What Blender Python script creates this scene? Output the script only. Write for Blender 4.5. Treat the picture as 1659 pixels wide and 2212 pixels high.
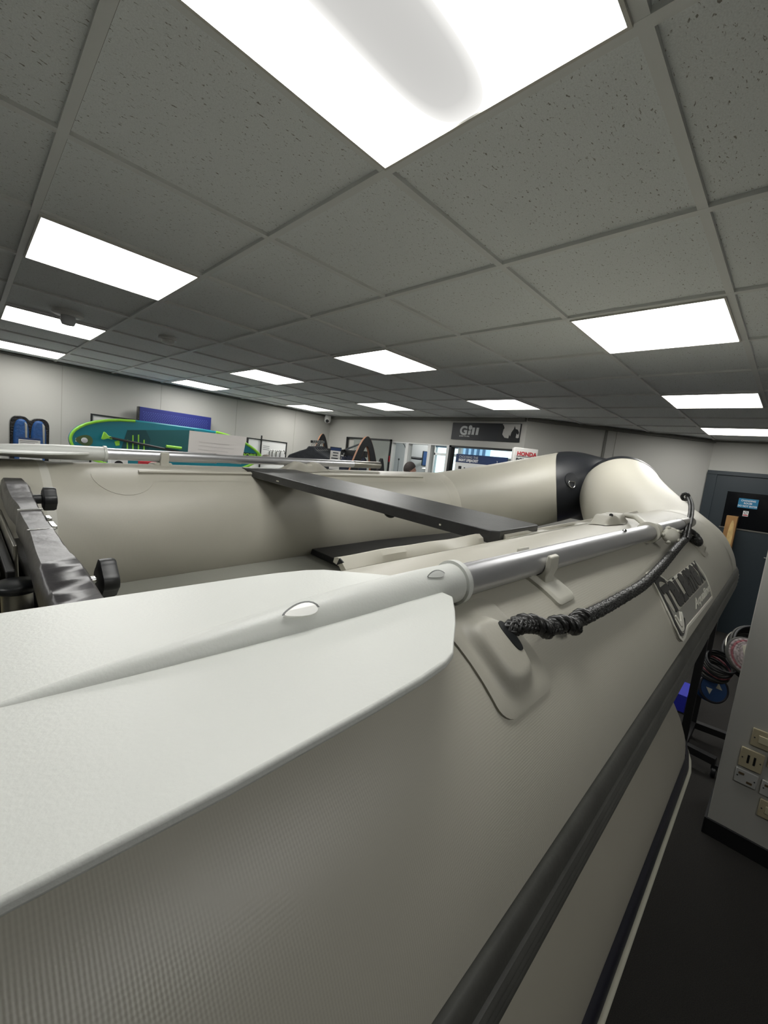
import bpy, bmesh, math, random
from mathutils import Vector, Matrix
PI = math.pi
rnd = random.Random(7)
for o in list(bpy.data.objects): bpy.data.objects.remove(o)
COL = bpy.context.scene.collection
SC = bpy.context.scene

# ------------------------------------------------------------------ camera
def rot3(rx, ry, rz):
    return Matrix.Rotation(rz, 3, 'Z') @ Matrix.Rotation(rx, 3, 'X') @ Matrix.Rotation(ry, 3, 'Y')
CR = rot3(-.1187059, -.11377, -.795221)
FPX = 901.7
CP = Vector((0, 0, 1.65))
cam = bpy.data.objects.new('camera', bpy.data.cameras.new('camera'))
COL.objects.link(cam)
m = Matrix.Identity(4)
r_, f_, u_ = CR.col[0], CR.col[1], CR.col[2]
for i in range(3):
    m[i][0] = r_[i]; m[i][1] = u_[i]; m[i][2] = -f_[i]; m[i][3] = CP[i]
cam.matrix_world = m
cam.data.sensor_fit = 'HORIZONTAL'; cam.data.sensor_width = 36
cam.data.lens = FPX / 1659 * 36
cam.data.clip_start = .02
SC.camera = cam
# ------------------------------------------------------------------ light and exposure
LAMP = 12.5
SC.view_settings.view_transform = 'Standard'; SC.view_settings.look = 'None'
SC.view_settings.exposure = 0.0; SC.view_settings.gamma = 1; SC.view_settings.use_curve_mapping = False
w = bpy.data.worlds.new('daylight'); SC.world = w; w.use_nodes = True
w.node_tree.nodes['Background'].inputs[0].default_value = (.70, .93, 1, 1)
w.node_tree.nodes['Background'].inputs[1].default_value = 2.0

# ------------------------------------------------------------------ materials
def lin(c): return tuple((x/255/12.92 if x/255 <= .04045 else ((x/255+.055)/1.055)**2.4) for x in c)
def mat(name, rgb, rough=.5, metal=0, bump=None, var=None, spec=.5, emit=0, alpha=None, coat=0):
    m = bpy.data.materials.new(name); m.use_nodes = True
    nt = m.node_tree; b = nt.nodes['Principled BSDF']
    c = (*lin(rgb), 1)
    b.inputs['Base Color'].default_value = c; b.inputs['Roughness'].default_value = rough
    b.inputs['Metallic'].default_value = metal; b.inputs['Specular IOR Level'].default_value = spec
    b.inputs['Coat Weight'].default_value = coat
    if emit: b.inputs['Emission Color'].default_value = c; b.inputs['Emission Strength'].default_value = emit
    tc = nt.nodes.new('ShaderNodeTexCoord')
    if bump:
        n = nt.nodes.new('ShaderNodeTexNoise'); n.inputs['Scale'].default_value = bump[0]; n.inputs['Detail'].default_value = 3
        nt.links.new(tc.outputs['Object'], n.inputs['Vector'])
        bp = nt.nodes.new('ShaderNodeBump'); bp.inputs['Strength'].default_value = bump[1]; bp.inputs['Distance'].default_value = bump[2]
        nt.links.new(n.outputs['Fac'], bp.inputs['Height']); nt.links.new(bp.outputs[0], b.inputs['Normal'])
    if var:
        n = nt.nodes.new('ShaderNodeTexNoise'); n.inputs['Scale'].default_value = var[0]; n.inputs['Detail'].default_value = 4
        nt.links.new(tc.outputs['Object'], n.inputs['Vector'])
        r = nt.nodes.new('ShaderNodeValToRGB'); r.color_ramp.elements[0].position = .35; r.color_ramp.elements[1].position = .65
        r.color_ramp.elements[0].color = tuple(x*(1-var[1]) for x in c[:3])+(1,)
        r.color_ramp.elements[1].color = tuple(min(1, x*(1+var[1])) for x in c[:3])+(1,)
        nt.links.new(n.outputs['Fac'], r.inputs[0]); nt.links.new(r.outputs[0], b.inputs['Base Color'])
    return m
M = {}
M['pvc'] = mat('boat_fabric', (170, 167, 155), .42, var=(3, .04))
def weave(mt, k1=1500, strength=.25):
    nt = mt.node_tree; b = nt.nodes['Principled BSDF']; tc = nt.nodes.new('ShaderNodeTexCoord')
    prev = None
    ws = []
    for d in ('X', 'Z'):
        wv = nt.nodes.new('ShaderNodeTexWave'); wv.bands_direction = d; wv.inputs['Scale'].default_value = k1/10
        wv.inputs['Distortion'].default_value = .6; wv.inputs['Detail'].default_value = 0
        nt.links.new(tc.outputs['Object'], wv.inputs['Vector']); ws.append(wv)
    ad = nt.nodes.new('ShaderNodeMath'); ad.operation = 'ADD'
    nt.links.new(ws[0].outputs['Fac'], ad.inputs[0]); nt.links.new(ws[1].outputs['Fac'], ad.inputs[1])
    bp = nt.nodes.new('ShaderNodeBump'); bp.inputs['Strength'].default_value = strength; bp.inputs['Distance'].default_value = .0003
    nt.links.new(ad.outputs[0], bp.inputs['Height']); nt.links.new(bp.outputs[0], b.inputs['Normal'])
weave(M['pvc'], 1900, .16)
M['pvc_low'] = mat('shaded_boat_fabric', (150, 146, 134), .45, var=(3, .04))  # same boat fabric, with the lower dinghy's shade put into its colour
M['pvc_plain'] = mat('boat_fabric_patch', (173, 170, 158), .45, bump=(60, .1, .001))
M['pvc_light'] = mat('pale_fabric_patch', (190, 189, 180), .45)
M['moulded'] = mat('grey_moulded_rubber', (165, 162, 150), .5, bump=(250, .12, .001))
M['black_pvc'] = mat('black_boat_fabric', (30, 32, 36), .36, bump=(90, .15, .001))
M['white_plastic'] = mat('oar_plastic', (206, 208, 203), .42, bump=(420, .22, .0008), var=(5, .015))
M['grey_plastic'] = mat('light_grey_plastic', (186, 184, 172), .45, bump=(300, .1, .0005))
M['window_in'] = mat('window_lip', (84, 86, 84), .5)
M['window_mid'] = mat('socket_inside', (172, 174, 170), .5)
M['window_lit'] = mat('lit_window_inside', (246, 246, 242), .3)  # inside of the oar window, its brightness from light painted as colour
M['alu'] = mat('aluminium_tube', (205, 205, 208), .33, .85, var=(8, .03))
M['chrome'] = mat('chrome', (210, 210, 208), .12, 1)
M['strake'] = mat('rubbing_strake_rubber', (68, 68, 64), .55, var=(30, .12), bump=(200, .2, .001))
M['strake2'] = mat('navy_rubber', (24, 24, 36), .5)
M['piping'] = mat('white_piping', (190, 188, 172), .5)
M['bench'] = mat('painted_black_wood', (40, 40, 40), .42, bump=(150, .3, .0012), var=(14, .25))
M['bench2'] = mat('black_plank', (33, 33, 34), .5, bump=(150, .3, .0012), var=(14, .2))
M['deck'] = mat('grey_deck', (138, 138, 130), .6, bump=(350, .5, .001))
M['rope'] = mat('black_braided_rope', (38, 38, 37), .38, var=(260, .7))
M['vinyl'] = mat('black_vinyl', (50, 48, 50), .36, bump=(45, .35, .003), var=(20, .3))
M['black'] = mat('black_plastic', (22, 24, 26), .4)
M['blackmetal'] = mat('black_metal', (16, 16, 17), .5)
M['wall'] = mat('white_painted_wall', (182, 181, 175), .75, bump=(120, .08, .001), var=(1.2, .015))
M['wall_far'] = mat('darkened_unseen_wall', (120, 120, 118), .8)  # unseen rear walls, darkened to cut the light they bounce
M['seam'] = mat('wall_joint', (168, 166, 158), .8)
M['beam'] = mat('grey_trim', (120, 119, 113), .7)
M['skirt'] = mat('black_skirting', (16, 17, 20), .6)
M['carpet'] = mat('charcoal_carpet', (40, 38, 35), .95, bump=(700, .8, .004), var=(300, .35))
M['tbar'] = mat('ceiling_grid_metal', (226, 228, 226), .5)
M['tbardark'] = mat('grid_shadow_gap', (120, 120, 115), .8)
M['frame'] = mat('lamp_frame', (210, 208, 200), .5)
M['paper'] = mat('white_card', (205, 204, 200), .7)
M['ink'] = mat('grey_print', (120, 120, 122), .7)
M['dink'] = mat('dark_print', (50, 52, 58), .7)
M['lightgrey'] = mat('pale_grey_paint', (190, 192, 194), .6)
M['white'] = mat('white_gloss_paint', (225, 226, 224), .4)
M['teal'] = mat('teal_board', (16, 116, 132), .35, var=(3, .05))
M['dteal'] = mat('dark_teal_pad', (22, 84, 88), .7)
M['ddteal'] = mat('darker_teal_pad', (14, 66, 70), .7)
M['lime'] = mat('lime_green', (140, 205, 60), .45)
M['bluefoam'] = mat('deep_blue_foam', (26, 36, 112), .6)
M['bluedot'] = mat('pale_blue_dot', (90, 105, 175), .6)
M['blue'] = mat('royal_blue_fabric', (24, 70, 124), .6, bump=(40, .5, .01), var=(25, .15))
M['film'] = mat('shiny_black_bag_edge', (26, 26, 28), .2, bump=(50, .6, .006))
M['clear'] = mat('creased_film', (150, 150, 145), .15, bump=(60, .6, .005))
M['navy'] = mat('navy_print', (26, 50, 92), .5)
M['gill'] = mat('charcoal_banner', (22, 25, 31), .5, var=(2, .1))
M['gilltext'] = mat('silver_lettering', (190, 192, 192), .5)
M['red'] = mat('red_print', (178, 30, 44), .5)
M['cloth'] = mat('charcoal_jacket_cloth', (42, 45, 50), .75, bump=(30, .6, .01), var=(9, .2))
M['navycloth'] = mat('navy_cloth', (28, 34, 52), .8, bump=(30, .6, .01))
M['ply'] = mat('plywood_edge', (172, 122, 92), .6, var=(15, .1))
M['door'] = mat('slate_door_paint', (38, 48, 54), .45)
M['glassdark'] = mat('dark_door_glass', (10, 12, 16), .12)
M['signblue'] = mat('sign_blue', (30, 116, 156), .5)
M['signwhite'] = mat('sign_white', (225, 225, 225), .5)
M['card'] = mat('brown_cardboard', (150, 112, 66), .7, var=(6, .12))
M['cardlabel'] = mat('pale_wood_label', (196, 166, 110), .6, var=(10, .2))
M['cream'] = mat('cream_plastic', (186, 176, 138), .4)
M['socket'] = mat('aged_cream_plastic', (186, 176, 146), .4)
M['creamwhite'] = mat('cream_white_plastic', (206, 198, 168), .4)
M['offwhite'] = mat('off_white_plastic', (188, 188, 184), .4)
M['skin'] = mat('skin', (196, 150, 132), .5)
M['hair'] = mat('dark_brown_hair', (44, 36, 34), .7, bump=(80, .8, .01))
M['screen'] = mat('monitor_screen', (70, 100, 150), .2, emit=.25)
M['blind'] = mat('blue_roller_blind', (58, 82, 102), .7)
M['glass'] = mat('window_glass', (235, 245, 248), .03)
gnt = M['glass'].node_tree; gnt.nodes.clear(); go_ = gnt.nodes.new('ShaderNodeOutputMaterial'); gm_ = gnt.nodes.new('ShaderNodeMixShader'); gt_ = gnt.nodes.new('ShaderNodeBsdfTransparent'); gg_ = gnt.nodes.new('ShaderNodeBsdfGlossy')
gt_.inputs[0].default_value = (.97, .985, .98, 1); gg_.inputs['Roughness'].default_value = .03; gf_ = gnt.nodes.new('ShaderNodeFresnel'); gf_.inputs[0].default_value = 1.25
gnt.links.new(gf_.outputs[0], gm_.inputs[0]); gnt.links.new(gt_.outputs[0], gm_.inputs[1]); gnt.links.new(gg_.outputs[0], gm_.inputs[2]); gnt.links.new(gm_.outputs[0], go_.inputs[0])
M['mirror'] = mat('grey_green_panel', (150, 156, 150), .35, var=(1.5, .12))
M['facade'] = mat('blue_grey_facade', (170, 196, 222), .6, var=(.5, .15))
M['facade2'] = mat('dark_blue_facade', (70, 96, 126), .6)
M['rope_white'] = mat('white_flecked_rope', (150, 140, 140), .8, var=(60, .5))
M['rope_red'] = mat('red_flecked_rope', (140, 84, 90), .8, var=(60, .5))
M['cratblue'] = mat('bright_blue_plastic', (46, 52, 176), .4)
M['reelblue'] = mat('dark_blue_reel', (22, 62, 110), .5)
M['orange'] = mat('orange_brown_wood', (150, 92, 54), .6)
M['badge'] = mat('badge_grey_rubber', (140, 139, 132), .5)
M['badge_edge'] = mat('badge_white_rubber', (222, 220, 208), .45)
M['badge_black'] = mat('badge_black_rubber', (20, 20, 21), .4)
M['steel'] = mat('brushed_steel', (150, 148, 140), .3, .9)
# emissive diffusers
def lampmat(name, k, dim=False):
    m = bpy.data.materials.new(name); m.use_nodes = True; nt = m.node_tree; nt.nodes.clear()
    out = nt.nodes.new('ShaderNodeOutputMaterial'); e = nt.nodes.new('ShaderNodeEmission')
    e.inputs[0].default_value = (1, .99, .955, 1); e.inputs[1].default_value = k
    nt.links.new(e.outputs[0], out.inputs[0])
    if dim:   # overexposure tone put into the emission: a soft long oval, dimmer in the middle
        tc = nt.nodes.new('ShaderNodeTexCoord'); mp = nt.nodes.new('ShaderNodeMapping')
        mp.inputs['Location'].default_value = (0, -.028/.089, 0); mp.inputs['Scale'].default_value = (1/.295, 1/.089, 0)
        nt.links.new(tc.outputs['Object'], mp.inputs['Vector'])
        # superellipse |x|^4+|y|^3
        sep = nt.nodes.new('ShaderNodeSeparateXYZ'); nt.links.new(mp.outputs[0], sep.inputs[0])
        ps = []
        for ax, p in (('X', 4), ('Y', 2.6)):
            a = nt.nodes.new('ShaderNodeMath'); a.operation = 'ABSOLUTE'; nt.links.new(sep.outputs[ax], a.inputs[0])
            q = nt.nodes.new('ShaderNodeMath'); q.operation = 'POWER'; nt.links.new(a.outputs[0], q.inputs[0]); q.inputs[1].default_value = p
            ps.append(q)
        s = nt.nodes.new('ShaderNodeMath'); s.operation = 'ADD'; nt.links.new(ps[0].outputs[0], s.inputs[0]); nt.links.new(ps[1].outputs[0], s.inputs[1])
        r = nt.nodes.new('ShaderNodeValToRGB'); cr = r.color_ramp
        cr.elements[0].position = .0; cr.elements[0].color = (.60/k, .60/k, .60/k, 1)
        cr.elements[1].position = 1.0; cr.elements[1].color = (1, 1, 1, 1)
        el = cr.elements.new(.40); el.color = (.66/k, .66/k, .65/k, 1)
        el = cr.elements.new(.80); el.color = (.98/k, .98/k, .96/k, 1)
        nt.links.new(s.outputs[0], r.inputs[0])
        mu = nt.nodes.new('ShaderNodeMath'); mu.operation = 'MULTIPLY'; mu.inputs[1].default_value = k
        nt.links.new(r.outputs[0], mu.inputs[0]); nt.links.new(mu.outputs[0], e.inputs[1])
    return m
M['lamp'] = lampmat('lit_diffuser', LAMP)
M['lampdim'] = lampmat('lit_diffuser_dim_middle', LAMP, True)
# ceiling tile: fissured mineral fibre
def tilemat():
    m = mat('fissured_ceiling_tile', (236, 240, 240), .9)
    nt = m.node_tree; b = nt.nodes['Principled BSDF']; tc = nt.nodes.new('ShaderNodeTexCoord')
    mp = nt.nodes.new('ShaderNodeMapping'); mp.inputs['Rotation'].default_value = (0, 0, .75); mp.inputs['Scale'].default_value = (80, 185, 80)
    nt.links.new(tc.outputs['Object'], mp.inputs['Vector'])
    n = nt.nodes.new('ShaderNodeTexNoise'); n.inputs['Scale'].default_value = 1; n.inputs['Detail'].default_value = 2; n.inputs['Roughness'].default_value = .6; n.inputs['Distortion'].default_value = .6
    nt.links.new(mp.outputs[0], n.inputs['Vector'])
    r = nt.nodes.new('ShaderNodeValToRGB'); r.color_ramp.elements[0].position = .30; r.color_ramp.elements[1].position = .36
    r.color_ramp.elements[0].color = (.30, .29, .26, 1); r.color_ramp.elements[1].color = (*lin((236, 240, 240)), 1)
    nt.links.new(n.outputs['Fac'], r.inputs[0])
    n2 = nt.nodes.new('ShaderNodeTexNoise'); n2.inputs['Scale'].default_value = 320; nt.links.new(tc.outputs['Object'], n2.inputs['Vector'])
    mx = nt.nodes.new('ShaderNodeMix'); mx.data_type = 'RGBA'; mx.blend_type = 'MULTIPLY'; mx.inputs[0].default_value = .35
    r2 = nt.nodes.new('ShaderNodeValToRGB'); r2.color_ramp.elements[0].position = .3; r2.color_ramp.elements[1].position = .6
    r2.color_ramp.elements[0].color = (.7, .7, .7, 1)
    nt.links.new(n2.outputs['Fac'], r2.inputs[0]); nt.links.new(r.outputs[0], mx.inputs[6]); nt.links.new(r2.outputs[0], mx.inputs[7])
    nt.links.new(mx.outputs[2], b.inputs['Base Color'])
    bp = nt.nodes.new('ShaderNodeBump'); bp.inputs['Strength'].default_value = .3; bp.inputs['Distance'].default_value = .002
    nt.links.new(n.outputs['Fac'], bp.inputs['Height']); nt.links.new(bp.outputs[0], b.inputs['Normal'])
    return m
M['tile'] = tilemat()

# ------------------------------------------------------------------ mesh helpers
class MB:
    def __init__(s): s.v = []; s.f = []
    def add(s, v, f):
        k = len(s.v); s.v += [tuple(x) for x in v]; s.f += [tuple(i+k for i in q) for q in f]; return s
    def box(s, a, b, X=None):
        (x0, y0, z0), (x1, y1, z1) = a, b
        v = [Vector(p) for p in ((x0,y0,z0),(x1,y0,z0),(x1,y1,z0),(x0,y1,z0),(x0,y0,z1),(x1,y0,z1),(x1,y1,z1),(x0,y1,z1))]
        if X: v = [X @ p for p in v]
        return s.add(v, [(0,3,2,1),(4,5,6,7),(0,1,5,4),(1,2,6,5),(2,3,7,6),(3,0,4,7)])
    def tube(s, pts, r, n=16, caps=True, closed=False, ref=(0, 0, 1)):
        pts = [Vector(p) for p in pts]; N = len(pts); ref = Vector(ref); v = []; f = []
        for i, p in enumerate(pts):
            if closed: t = pts[(i+1) % N]-pts[i-1]
            else: t = pts[min(i+1, N-1)]-pts[max(i-1, 0)]
            t.normalize(); a = t.cross(ref)
            if a.length < .05: a = t.cross(Vector((1, 0, 0)))
            a.normalize(); b = a.cross(t)
            rr = r[i] if isinstance(r, (list, tuple)) else r
            for k in range(n):
                th = 2*PI*k/n; q = rr(i, th) if callable(rr) else rr
                v.append(p+a*math.cos(th)*q+b*math.sin(th)*q)
        for i in range(N if closed else N-1):
            j = (i+1) % N
            for k in range(n): f.append((i*n+k, i*n+(k+1) % n, j*n+(k+1) % n, j*n+k))
        if caps and not closed: f.append(tuple(range(n))[::-1]); f.append(tuple((N-1)*n+k for k in range(n)))
        return s.add(v, f)
    def lathe(s, prof, X, n=32):      # prof (r, z) around local z
        v = []; f = []; N = len(prof)
        for r, z in prof:
            for k in range(n): v.append(X @ Vector((r*math.cos(2*PI*k/n), r*math.sin(2*PI*k/n), z)))
        for i in range(N-1):
            for k in range(n): f.append((i*n+k, i*n+(k+1) % n, (i+1)*n+(k+1) % n, (i+1)*n+k))
        f.append(tuple(range(n))[::-1]); f.append(tuple((N-1)*n+k for k in range(n)))
        return s.add(v, f)
    def prism(s, outline, d0, d1, X):     # outline in local xy, extruded along local z
        n = len(outline); v = [X @ Vector((x, y, d0)) for x, y in outline]+[X @ Vector((x, y, d1)) for x, y in outline]
        f = [tuple(range(n))[::-1], tuple(range(n, 2*n))]+[(i, (i+1) % n, n+(i+1) % n, n+i) for i in range(n)]
        return s.add(v, f)
    def build(s, name, m, parent=None, smooth=False, bevel=0, seg=2, angle=40, tri=False, sub=0):
        me = bpy.data.meshes.new(name); me.from_pydata(s.v, [], s.f); me.validate(); me.update()
        bm = bmesh.new(); bm.from_mesh(me)
        bmesh.ops.recalc_face_normals(bm, faces=bm.faces)
        bm.to_mesh(me); bm.free()
        me.materials.append(m)
        o = bpy.data.objects.new(name, me); COL.objects.link(o)
        if parent: o.parent = parent
        if bevel:
            b = o.modifiers.new('bevel', 'BEVEL'); b.width = bevel; b.segments = seg; b.limit_method = 'ANGLE'; b.angle_limit = math.radians(30)
        if sub:
            b = o.modifiers.new('sub', 'SUBSURF'); b.levels = sub; b.render_levels = sub
        if smooth or bevel:
            for p in me.polygons: p.use_smooth = True
            try: me.set_sharp_from_angle(angle=math.radians(angle))
            except Exception: pass
        return o
def tag(o, label=None, cat=None, group=None, kind=None):
    if label: o['label'] = label
    if cat: o['category'] = cat
    if group: o['group'] = group
    if kind: o['kind'] = kind
    return o
def thing(name, label, cat, loc=(0, 0, 0), group=None, rotz=0):
    o = bpy.data.objects.new(name, None); COL.objects.link(o); o.location = loc; o.rotation_euler = (0, 0, rotz)
    o.empty_display_size = .05
    return tag(o, label, cat, group)
def struct(o, **k): return tag(o, kind='structure', **k)
def copy_tree(o, parent=None):
    c = o.copy(); COL.objects.link(c); c.parent = parent
    for ch in [x for x in bpy.data.objects if x.parent == o]: copy_tree(ch, c)
    return c
def frame3(o, x, y):      # 4x4 from origin, x axis, approximate y axis
    x = Vector(x).normalized(); y = Vector(y); y = (y-x*y.dot(x)).normalized(); z = x.cross(y)
    return Matrix(((x[0], y[0], z[0], o[0]), (x[1], y[1], z[1], o[1]), (x[2], y[2], z[2], o[2]), (0, 0, 0, 1)))
def axisframe(o, z, ref=(0, 0, 1)):
    z = Vector(z).normalized(); a = Vector(ref).cross(z)
    if a.length < .01: a = Vector((1, 0, 0)).cross(z)
    a.normalize(); b = z.cross(a)
    return Matrix(((a[0], b[0], z[0], o[0]), (a[1], b[1], z[1], o[1]), (a[2], b[2], z[2], o[2]), (0, 0, 0, 1)))
def T(x, y, z): return Matrix.Translation((x, y, z))
def text_mb(s, size, X, depth=.001, align='LEFT', bold=0, shear=0, sx=1, mapf=None, space=1):
    cu = bpy.data.curves.new('t', 'FONT'); cu.body = s; cu.size = size; cu.align_x = align; cu.extrude = depth
    cu.offset = bold; cu.shear = shear; cu.resolution_u = 4; cu.space_character = space
    ob = bpy.data.objects.new('t', cu); COL.objects.link(ob)
    me = ob.to_mesh()
    v = [Vector((q.co.x*sx, q.co.y, q.co.z)) for q in me.vertices]; f = [tuple(p.vertices) for p in me.polygons]
    ob.to_mesh_clear(); bpy.data.objects.remove(ob); bpy.data.curves.remove(cu)
    mb = MB(); mb.add([(mapf(p) if mapf else X @ p) for p in v], f); return mb
# positions in the room measured along sight lines onto known planes
def ray(px, py): return CR @ Vector(((px-829.5)/FPX, 1, -(py-1106)/FPX))
def Q(px, py, ax, val):
    d = ray(px, py); t = (val-CP[ax])/d[ax]; return CP+d*t
def QD(px, py, dist): return CP+ray(px, py)*dist

# ================================================================== ROOM
H = 2.40
XB = 5.03; YL = 6.66; XR = 6.80; XP = 2.61
X0, Y0 = -3.4, -3.4
mb = MB(); mb.box((X0-.2, Y0-.2, -.1), (9.2, 9.2, 0)); fl = struct(mb.build('floor', M['carpet']))
GX, GY = .185, .306
# ceiling: tiles plane + T bars
mb = MB(); mb.box((X0-.2, Y0-.2, H+.012), (9.2, 9.2, H+.1)); struct(mb.build('ceiling', M['tile']))
mb = MB(); gp = MB()
for i in range(-6, 12):
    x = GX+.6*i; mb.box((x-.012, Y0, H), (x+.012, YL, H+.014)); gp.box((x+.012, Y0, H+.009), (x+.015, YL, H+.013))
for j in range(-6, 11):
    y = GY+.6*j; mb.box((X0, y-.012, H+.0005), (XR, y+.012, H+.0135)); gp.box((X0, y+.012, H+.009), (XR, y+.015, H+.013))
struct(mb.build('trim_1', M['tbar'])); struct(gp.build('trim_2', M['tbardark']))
# walls
def wall(name, a, b, holes=(), th=.1, z0=0, z1=H+.012, m='wall', side=1):
    # vertical slab from a to b (xy); holes (s0,s1,z0,z1) along it; thickness to the left of a->b times side
    a = Vector((a[0], a[1], 0)); b = Vector((b[0], b[1], 0)); L = (b-a).length; X = frame3(a, b-a, (0, 0, 1))
    mb = MB(); cs = sorted({0, L, *[h[0] for h in holes], *[h[1] for h in holes]})
    t0, t1 = (0, th) if side > 0 else (-th, 0)
    for s0, s1 in zip(cs, cs[1:]):
        hs = [h for h in holes if h[0] <= s0+1e-6 and h[1] >= s1-1e-6]
        if not hs: mb.box((s0, z0, t0), (s1, z1, t1), X)
        else:
            h = hs[0]
            if h[2] > z0: mb.box((s0, z0, t0), (s1, h[2], t1), X)
            if h[3] < z1: mb.box((s0, h[3], t0), (s1, z1, t1), X)
    return struct(mb.build(name, M[m]))
wall('wall_left', (X0, YL), (XB+.1, YL), side=-1)
ya, yb, yc = 4.97, 3.79, 2.66
wall('wall_back', (XB, YL), (XB, 2.585), holes=[(YL-ya, YL-yb, 1.0, 2.0), (YL-3.74, YL-yc, 1.0, 2.0)], side=-1)
wall('wall_angled', (XB, 2.585), (XR, .905), side=-1)
wall('wall_right', (XR, .905), (XR, Y0), side=-1)
wall('wall_rear', (X0, Y0), (XR, Y0), side=1, m='wall_far')
wall('wall_behind', (X0, Y0), (X0, YL), side=-1, m='wall_far')
mb = MB(); mb.box((XP, Y0, 0), (XP+.28, .07, H+.012)); struct(mb.build('wall_pier', M['wall'], bevel=.004))
mb = MB(); mb.box((XP-.012, Y0, 0), (XP, .078, .085)).box((XP-.012, .07, 0), (XP+.29, .082, .085)); struct(mb.build('baseboard_pier', M['skirt'], bevel=.003))
mb = MB(); mb.box((X0, YL-.012, 0), (XB, YL, .1)); struct(mb.build('baseboard_left', M['skirt']))
# wall panel joints and cornice trims
mb = MB()
for px in (133, 347, 512, 640):
    x = Q(px, 880, 1, YL).x; mb.box((x-.004, YL-.003, 0), (x+.004, YL, H))
struct(mb.build('trim_3', M['seam']))
mb = MB(); mb.box((XB-.05, 2.6, H-.045), (XB, YL, H)); struct(mb.build('trim_4', M['beam']))
dg = frame3((XB, 2.585, 0), (XR-XB, .905-2.585, 0), (0, 0, 1)); LD = math.hypot(XR-XB, .905-2.585)
mb = MB(); mb.box((0, H-.035, 0), (LD, H, .035), dg)
mb.box((1.01, 0, 0), (1.04, H-.03, .012), dg); struct(mb.build('trim_5', M['beam']))
mb = MB(); mb.box((1.16, 0, 0), (1.19, H-.03, .008), dg); struct(mb.build('trim_6', M['wall']))
mb = MB(); mb.box((XR-.03, Y0, H-.02), (XR, .905, H)); mb.box((X0, YL-.025, H-.02), (XB, YL, H)); struct(mb.build('trim_7', M['beam']))

# ------------------------------------------------------------------ lamps
places = {(0,0):'large square ceiling light directly overhead with a dim oval middle, largest in the photo',
 (0,3):'square ceiling light above the left end of the boat, second nearest on the left',
 (0,6):'long-looking ceiling light at the left edge with the round detector in front of it',
 (0,9):'ceiling light at the left edge nearest the left wall',
 (3,0):'bright ceiling light on the right above the bow of the boat',
 (3,3):'ceiling light in the middle of the photo, above the thwart of the boat',
 (3,6):'ceiling light left of the middle one, above the teal board',
 (3,9):'ceiling light close to the left wall, above the blue panel',
 (6,0):'ceiling light at the right, between the bright right one and the door wall',
 (6,3):'ceiling light just above the black Gill banner',
 (6,6):'small far ceiling light above the clothes rail with wooden-edged arches',
 (6,9):'smallest ceiling light beside the far corner camera',
 (9,0):'thin ceiling light right above the dark door',
 (0,-3):None, (-3,0):None, (-3,3):None, (-3,6):None, (6,-3):None}  # the unlabelled ones are unseen lamps added for their light
for (a, b), lab in places.items():
    x = GX+.6*a; y = GY+.6*b
    lab = lab or 'square ceiling light added for fill outside the view, '+{(0,-3):'directly behind the nearest one towards the rear wall', (-3,0):'left of the nearest one on the rear side', (-3,3):'rear side row, middle', (-3,6):'rear side row, nearest the left wall', (6,-3):'beyond the pier by the dark door'}[(a, b)]
    t = thing('ceiling_light', lab, 'ceiling light', (x+.3, y+.3, H), 'recessed square ceiling lights')
    fr = MB()
    o_, i_ = .288, .281
    fr.box((-o_, -o_, -.006), (o_, -i_, .011)).box((-o_, i_, -.006), (o_, o_, .011)).box((-o_, -i_, -.006), (-i_, i_, .011)).box((i_, -i_, -.006), (o_, i_, .011))
    fr.build('frame', M['frame'], t)
    d = MB(); d.box((-i_, -i_, -.001), (i_, i_, .010)); d.build('diffuser', M['lampdim' if (a, b) == (0, 0) else 'lamp'], t)
# ceiling detectors
def detector(name, px, py, label, r=.05):
    p = Q(px, py, 2, H-.02); t = thing(name, label, 'detector', (p.x, p.y, H))
    mb = MB(); mb.lathe([(r*1.15, .012), (r*1.2, -.004), (r*1.1, -.012)], Matrix.Identity(4)); mb.build('base', M['white'], t, smooth=True)
    mb = MB(); mb.lathe([(r*.9, -.012), (r*.8, -.03), (r*.4, -.042), (r*.1, -.044)], Matrix.Identity(4)); mb.build('sensor', M['white'], t, smooth=True)
detector('smoke_detector', 362, 737, 'round white smoke detector on the ceiling above the blue panel', .055)
p = Q(147, 690, 2, H-.04); t = thing('motion_sensor', 'small round white sensor hanging in front of the ceiling light at the left edge', 'sensor', (p.x, p.y, H))
mb = MB(); mb.lathe([(.085, .012), (.09, -.01), (.075, -.02)], Matrix.Identity(4)); mb.build('base', M['white'], t, smooth=True)
mb = MB(); mb.lathe([(.04, -.02), (.045, -.05), (.035, -.075), (.01, -.08)], Matrix.Identity(4)); mb.build('dome', M['lightgrey'], t, smooth=True)
# corner camera
p = Vector((XB-.16, YL-.12, H-.1)); t = thing('security_camera', 'small white dome security camera high in the far corner', 'camera', p)
mb = MB(); mb.lathe([(.05, .10), (.06, .06), (.06, .04)], Matrix.Identity(4)); mb.build('bracket', M['white'], t, smooth=True)
mb = MB(); mb.lathe([(.06, .04), (.062, 0), (.045, -.035), (.01, -.045)], Matrix.Identity(4)); mb.build('housing', M['white'], t, smooth=True)
mb = MB(); mb.lathe([(.032, -.01), (.03, .012), (.004, .02)], axisframe((-.035, -.035, -.01), (-1, -1, -.2))); mb.build('lens', M['black'], t, smooth=True)

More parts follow.
